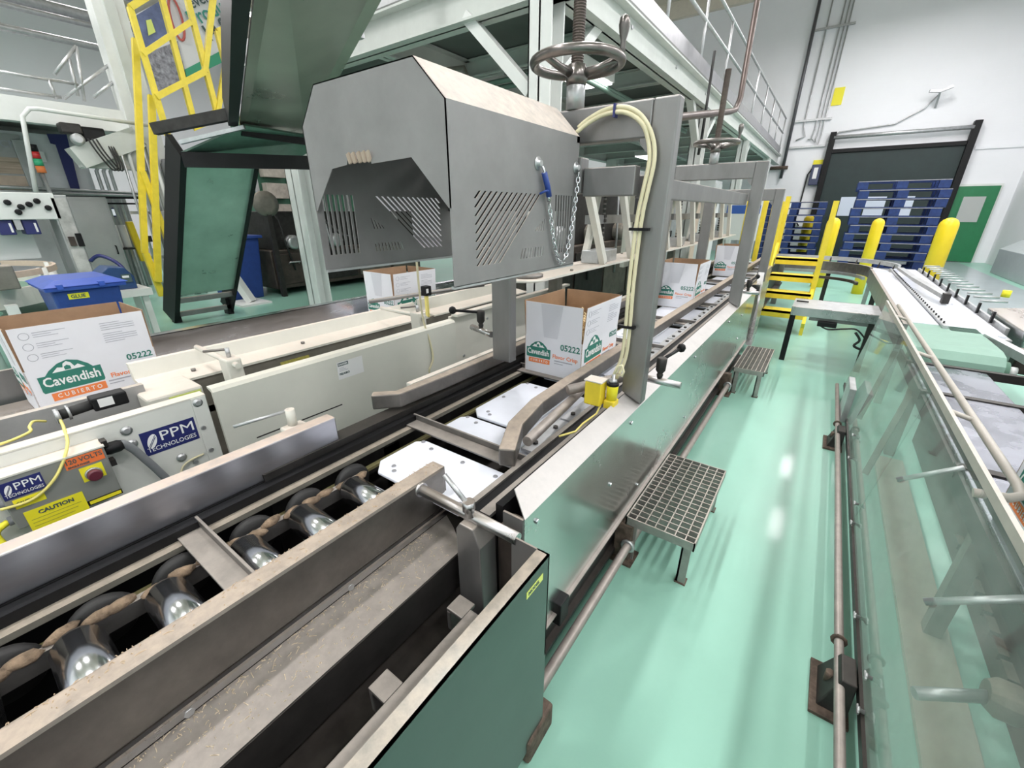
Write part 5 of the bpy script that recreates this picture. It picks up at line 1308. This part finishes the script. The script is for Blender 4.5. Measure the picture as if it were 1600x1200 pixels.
text('14,892', .36, M_print_dark, bn, (-11.45, 5.108, 4.765), rgt, upv, .006)
text('every', .26, M_print_dark, bn, (-11.45, 4.933, 5.264), rgt, upv, .002)

# ------------------------------------------------------------------ white steelwork at the far left
lf = thing('left_platform', 'white painted platform beam and column with grey handrail at the far left', 'platform', (-10.2, 0, 0))
MB().box(-10.25, -9.95, 2.88, 3.30, 0, 7.6).build('column', M_whitepaint, lf)
MB().box(-9.95, -9.90, 3.02, 3.16, 0, 7.6).build('column_web', M_beam, lf)
MB().box(-10.2, -10.0, -3.5, 2.88, 2.72, 3.04).build('edge_beam', M_whitepaint, lf)
MB().box(-14.5, -10.2, -3.5, 3.3, 2.9, 3.0).build('deck', M_beam, lf)
MB().box(-12.6, -12.4, -3.5, 3.3, 2.45, 2.9).build('inner_beam', M_beam, lf)
MB().box(-10.1, -9.9, 2.1, 2.9, 2.15, 2.45).build('duct_box', M_beam, lf)
b = MB(); b.bar((-9.95, 2.064, 2.266), (-9.95, 2.926, 2.655), .34, .30, up=(0, 0, 1)); b.build('grey_beam', M_beam, lf)
for a, c in (((0, 112), (122, 132)), ((0, 138), (100, 152)), ((85, 116), (120, 72)), ((100, 154), (178, 96)), ((145, 155), (190, 122))):
    pass
def rail(p, q, r=.022): MB().cyl(p, q, r, 8).build('handrail_tube', M_galv, lf)
rail((-10.1, 1.269, 3.332), (-10.1, 2.433, 3.336)); rail((-10.1, 1.2, 3.116), (-10.1, 2.183, 3.123)); rail((-10.1, 2.107, 3.338), (-10.1, 2.116, 3.087)); rail((-10.1, 2.194, 3.42), (-10.1, 2.562, 3.855))
rail((-10.1, 2.562, 3.855), (-10.1, 2.444, 3.117)); rail((-10.1, 2.208, 3.111), (-10.1, 3.005, 3.775)); rail((-10.1, 2.572, 3.19), (-10.1, 3.008, 3.551)); rail((-10.1, 2.427, 3.663), (-10.1, 2.386, 3.175))
MB().tube([(-9.6, 1.426, 1.76), (-9.6, 1.588, 2.731), (-9.6, 1.683, 2.838), (-9.6, 1.782, 2.853), (-9.6, 3.116, 2.816)], .028, 8).build('bent_pipe', M_whitepaint, lf)
for k, (a, c) in enumerate((((0, 12), (150, 55)), ((0, 36), (155, 76)), ((0, 46), (158, 84)), ((0, 63), (112, 86)))):
    p = Vector((-13, 2.397, 4.873)); 
for k, (y0, z) in enumerate(((0, 6.05), (0, 5.45), (0, 5.25), (0, 4.85))):
    o = MB().cyl((-13.2 + .2 * k, -4, z - .4), (-13.2 + .2 * k, 4.6, z - .35), (.09, .10, .05, .06)[k], 10).build('overhead_pipe', M_galv)
    tag(o, ['highest', 'second highest', 'third', 'lowest'][k] + ' of the grey overhead pipes at top left', 'pipe', 'overhead pipes at top left')
for i, (y, z) in enumerate(((.6, 3.0), (2.2, 3.0))):
    o = MB().box(-14.4, -14.3, y - 2.2, y - .1, z, z + 1.5).build('wall_panel', M_wall); tag(o, ['left', 'right'][i] + ' white cladding panel standing on the left platform deck', 'panel', 'white panels on the platform')

# machines under the platform
def cabinet(name, label, x, y0, y1, z0, z1, m, depth=.6, doors=1, cat='cabinet'):
    e = thing(name, label, cat, (x, (y0 + y1) / 2, 0))
    MB().box(x - depth, x, y0, y1, 0, z1).build('carcass', m, e, bevel=.01)
    w = (y1 - y0) / doors
    for k in range(doors):
        d = MB().box(x, x + .02, y0 + k * w + .03, y0 + (k + 1) * w - .03, z0 + .05, z1 - .05).build('door', m, e, bevel=.005)
        MB().tube([(x + .02, y0 + (k + 1) * w - .1, z1 * .45), (x + .06, y0 + (k + 1) * w - .1, z1 * .45), (x + .06, y0 + (k + 1) * w - .1, z1 * .53), (x + .02, y0 + (k + 1) * w - .1, z1 * .53)], .01, 6).build('handle', M_black, d)
    return e
e = cabinet('grey_cabinet', 'tall grey electrical cabinet behind the blue wheeled bin', -10.6, 1.88, 2.42, .1, 1.73, M_panel)
e = cabinet('grey_cabinet', 'tall grey cabinet with a small screen left of the yellow rail', -11.9, 2.62, 3.02, .1, 1.78, M_panel)
MB().box(-11.88, -11.86, 2.68, 2.84, 1.40, 1.56).build('screen_frame', M_navy, e); MB().box(-11.86, -11.85, 2.70, 2.82, 1.42, 1.54).build('screen', M_screen, e)
e = thing('wrap_machine', 'white framed machine with blue panel and tan window under the left platform', 'machine', (-12, 1.6, 0))
MB().box(-12.4, -11.62, -1.0, 2.55, 0, 2.75).build('carcass', mat('machine_white', (.72, .73, .76), .45, noise=.05), e)
MB().box(-11.62, -11.56, -1.0, 1.78, 1.70, 2.70).build('window_frame', M_panel, e)
MB().box(-11.56, -11.54, -1.0, 1.66, 1.74, 2.06).build('tan_window', M_tan, e)
MB().box(-11.56, -11.54, -1.0, 1.66, 2.09, 2.34).build('tan_window', mat('tan_stripes', (.55, .42, .33), .6, noise=.5, nscale=6, stretch=(1, .2, 6)), e)
MB().box(-11.62, -11.50, 1.66, 1.84, .2, 2.62).build('grey_post', M_panel, e, bevel=.01)
MB().slab([(-11.55, 2.133, 2.754), (-11.55, 2.137, 2.608), (-11.55, 2.197, 2.594), (-11.55, 2.183, 1.806), (-11.55, 2.304, 1.831), (-11.55, 2.391, 2.776)], .02).build('navy_panel', M_navy, e)
MB().box(-11.56, -11.53, 1.92, 2.0, 2.3, 2.46).build('white_tag', M_paper, e)
text('CNC', .15, M_print_grey, e, (-11.52, 1.503, 2.491), (0, 1, 0), (0, 0, 1), .003)
for k in range(3): MB().tube([(-11.5, 2.62 + .1 * k, 0), (-11.5, 2.62 + .1 * k, 2.2), (-11.5, 2.75 + .1 * k, 2.4), (-11.5, 3.2, 2.42 + .05 * k)], .03, 8).build('riser_pipe', M_galv, e)
for k in range(2): MB().cyl((-11.4, -1.0, 1.93 - .09 * k), (-11.4, 3.2, 1.83 - .05 * k), .028, 8).build('air_pipe', M_galv, e)
MB().box(-11.3, -11.26, 1.9, 3.1, 1.72, 1.76).build('black_rail', M_black, e); MB().box(-11.3, -11.26, 1.9, 3.1, 1.62, 1.65).build('black_rail', M_black, e)
e = thing('stack_light', 'signal stack light with black, red, green and orange bands', 'signal light', (-10.4, 1.674, 1.879))
for k, (a, c, m) in enumerate((((57, 237), (61, 247), M_black), ((61, 247), (64, 255), M_red), ((64, 255), (66, 262), mat('signal_green', (.05, .45, .22), .4)), ((66, 262), (69, 269), M_print_orange))):
    pass
sl = Vector((-10.4, 1.701, 2.064))
for k, m in enumerate((M_print_orange, MATS['signal_green'], M_red, M_black)):
    MB().lathe([(.055, .10 * k), (.055, .10 * k + .095)], tuple(sl), n=14).build('lens', m, e)
MB().cyl((sl.x, sl.y, 0), tuple(sl), .025, 8).build('pole', M_galv, e)
e = thing('white_press', 'white machine head with black knobs and hanging blue clamps at left edge', 'machine', (-8.6, 1.0, 0))
MB().box(-9.0, -8.4, -1.5, 1.40, 1.40, 1.72).build('head', M_whitepaint, e, bevel=.01)
MB().box(-8.86, -8.42, 1.34, 1.52, 0, 1.70).build('column', M_panel, e, bevel=.01)
MB().box(-8.42, -8.40, 1.36, 1.50, .2, 1.66).build('column_face', mat('stained_panel', (.55, .55, .53), .6, noise=.4, nscale=6), e)
MB().box(-9.3, -9.2, -1.5, 1.36, .40, 1.40).build('back_panel', mat('back_white', (.66, .67, .68), .5, noise=.15, nscale=4), e)
MB().box(-8.9, -8.84, -1.5, 1.12, .90, 1.27).build('white_board', M_paper, e)
MB().box(-9.2, -8.6, -1.5, 1.2, .62, .70).build('table', M_galv, e)
for y, z in ((.96, 1.60), (1.06, 1.55), (1.14, 1.58), (1.22, 1.62), (1.30, 1.54), (1.02, 1.49)): MB().lathe([(.03, 0), (.035, .03), (.02, .05)], (-8.4, y, z), n=10, axis='x').build('knob', M_black, e)
for y in (.80, 1.02):
    c = MB().box(-8.75, -8.45, y, y + .14, 1.22, 1.40).build('blue_clamp', M_navy, e, bevel=.01)
    MB().box(-8.45, -8.44, y + .10, y + .12, 1.25, 1.36).build('clamp_tag', M_paper, c)
MB().box(-8.80, -8.42, .95, 1.01, 1.28, 1.45).build('cylinder_bracket', M_galv, e)
MB().box(-8.40, -8.36, 1.38, 1.44, 1.06, 1.18).build('switch_box', M_brown, e)
MB().box(-8.40, -8.37, 1.46, 1.52, 1.05, 1.22).build('hinge_handle', M_black, e)
cable([(-8.4, 1.52, .85), (-8.3, 1.62, .92), (-8.1, 1.75, .8), (-8.0, 1.8, .55)], .025, 8).build('blue_hose', M_navy, e)
# rolls of white wrap on a rack
rk = thing('roll_rack', 'low dark rack holding white wrap rolls', 'rack', (-11.3, 2.55, 0))
MB().box(-11.42, -11.18, 2.34, 2.74, .80, .83).build('shelf', M_dark, rk)
for y in (2.34, 2.70):
    for x in (-11.42, -11.22): MB().box(x, x + .03, y, y + .03, 0, .80).build('leg', M_galv, rk)
for k in range(3):
    o = MB().lathe([(.055, 0), (.06, .02), (.06, .40), (.055, .42), (.02, .42)], (0, 0, 0), n=20).build('wrap_roll', M_paper); o.location = (-11.3, 2.41 + k * .13, .831)
    tag(o, ['leftmost', 'middle', 'rightmost'][k] + ' upright white wrap roll on the low dark rack', 'roll', 'white wrap rolls')

# ------------------------------------------------------------------ blue wheeled bin, scale and the green curved conveyor
wb = thing('wheeled_bin', 'blue wheeled bin with yellow sticker behind the leftmost carton', 'bin', (-5.75, .9, 0))
b = MB(); b.hexa([(-6.05, .70, .08), (-5.55, .70, .08), (-5.55, 1.08, .08), (-6.05, 1.08, .08)], [(-6.15, .66, .84), (-5.5, .66, .84), (-5.5, 1.14, .84), (-6.15, 1.14, .84)]); b.build('body', M_blue, wb, bevel=.02)
b = MB(); b.box(-6.2, -5.44, .62, 1.18, .84, .875); b.build('rim', M_bluebright, wb, bevel=.008)
b = MB(); b.hexa([(-6.22, .60, .875), (-5.42, .60, .875), (-5.42, 1.20, .875), (-6.22, 1.20, .875)], [(-6.1, .72, .925), (-5.55, .72, .925), (-5.55, 1.10, .925), (-6.1, 1.10, .925)]); b.build('lid', M_bluebright, wb, bevel=.012)
for y in (.70, .98): MB().box(-5.47, -5.40, y, y + .04, .86, .90).build('lid_clip', M_bluebright, wb)
MB().box(-5.508, -5.500, .76, .90, .755, .805).build('yellow_sticker', M_label_y, wb)
text('GLUE', .042, M_print_dark, wb, (-5.498, .775, .765), (0, 1, 0), (0, 0, 1), .001)
MB().box(-5.528, -5.52, .77, .97, .50, .70).build('grey_notice', M_panel, wb)
for y in (.70, 1.05): MB().lathe([(.09, 0), (.09, .05)], (-6.05, y - .02, .09), n=16, axis='y').build('wheel', M_rubber, wb)
sc = thing('bench_scale', 'blue bench instrument with display on a pale stand behind the bin', 'scale', (-6.7, 1.4, 0))
b = MB(); b.prism([(1.22, .66), (1.50, .66), (1.50, .80), (1.44, .90), (1.30, .92), (1.22, .86)], 'x', -6.85, -6.5); b.build('housing', mat('navy_casing', (.02, .06, .17), .4), sc, bevel=.01)
MB().box(-6.50, -6.49, 1.38, 1.47, .74, .83).build('display', M_print_dark, sc); MB().box(-6.492, -6.486, 1.39, 1.45, .79, .815).build('display_label', M_paper, sc)
MB().box(-6.9, -6.4, 1.15, 1.6, .58, .66).build('stand_top', M_creamclean, sc); 
for x in (-6.85, -6.5):
    for y in (1.2, 1.5): MB().box(x, x + .06, y, y + .06, 0, .58).build('stand_leg', M_creamclean, sc)
gc = thing('green_curve_conveyor', 'curved green belt conveyor with pale side rails at the left edge', 'conveyor', (-6.9, 0, 0))
def ringpart(r0, r1, z0, z1, name, m, cx=-7.4, cy=-.10, a0=0.0, a1=PI * .75, n=18):
    b = MB()
    for k in range(n):
        A, B = a0 + (a1 - a0) * k / n, a0 + (a1 - a0) * (k + 1) / n
        q = lambda r, a, z: (cx + r * math.cos(a), cy + r * math.sin(a), z)
        b.hexa([q(r0, A, z0), q(r1, A, z0), q(r1, B, z0), q(r0, B, z0)], [q(r0, A, z1), q(r1, A, z1), q(r1, B, z1), q(r0, B, z1)])
    return b.build(name, m, gc)
ringpart(.55, 1.05, .66, .70, 'belt', M_belt_green); ringpart(1.05, 1.09, .60, .78, 'outer_rail', M_cream); ringpart(.50, .55, .60, .76, 'inner_rail', M_creamclean)
ringpart(1.09, 1.12, .88, .94, 'guard_rail', M_tan); ringpart(.56, 1.04, .40, .44, 'return_belt', M_belt_green)
for a in (.3, 1.0, 1.7): MB().cyl((-7.4 + 1.1 * math.cos(a), -.10 + 1.1 * math.sin(a), 0), (-7.4 + 1.1 * math.cos(a), -.10 + 1.1 * math.sin(a), .94), .04, 8).build('leg', M_creamclean, gc)
MB().box(-6.5, -6.3, .40, .58, .80, 1.02).build('drive_box', M_olive, gc, bevel=.01)
MB().box(-6.35, -6.25, .42, .50, 0, .66).build('leg', M_creamclean, gc)

# dark service clutter under the platform edge and the pipe rack behind the yellow rail
e = thing('hoist_unit', 'dark hoist and cable box hanging under the white platform beam', 'hoist', (-9.8, 2.2, 2.7))
MB().box(-9.98, -9.75, 1.98, 2.22, 2.60, 2.74).build('motor', M_dark, e, bevel=.02); MB().box(-9.98, -9.8, 2.22, 2.50, 2.50, 2.72).build('housing', M_black, e, bevel=.02)
MB().lathe([(.07, 0), (.08, .02), (.08, .12), (.05, .14)], (-9.8, 2.12, 2.52), n=14, axis='x').build('drum', M_galv, e)
for k in range(3): cable([(-9.75, 2.25 + .05 * k, 2.55), (-9.7, 2.30 + .05 * k, 2.35), (-9.7, 2.42 + .05 * k, 2.12), (-9.7, 2.5 + .03 * k, 2.2), (-9.8, 2.48 + .03 * k, 2.5)], .012, 6).build('cable', M_rubber, e)
e = thing('pipe_rack', 'cluster of grey vertical pipes with valves behind the yellow stair posts', 'pipes', (-10.0, 2.9, 0))
for k in range(7):
    y = 2.62 + .11 * k; h = 2.5 - .12 * (k % 3)
    MB().tube([(-9.8 - .05 * (k % 2), y, 0), (-9.8 - .05 * (k % 2), y, h), (-9.85, y + .05, h + .06), (-10.4, y + .08, h + .08)], .02 + .008 * (k % 3), 8).build('pipe', [M_galv, M_whitepaint, M_conduit][k % 3], e)
    MB().box(-9.78, -9.72, y - .04, y + .04, 1.0 + .13 * (k % 4), 1.1 + .13 * (k % 4)).build('valve', [M_dark, M_panel, M_rust][k % 3], e, bevel=.008)
for z in (2.15, 1.45, .7): MB().box(-9.9, -9.86, 2.5, 3.5, z, z + .05).build('rack_rail', M_galv, e)
MB().box(-9.75, -9.70, 2.75, 2.95, 1.2, 1.5).build('valve_box', M_panel, e, bevel=.01)
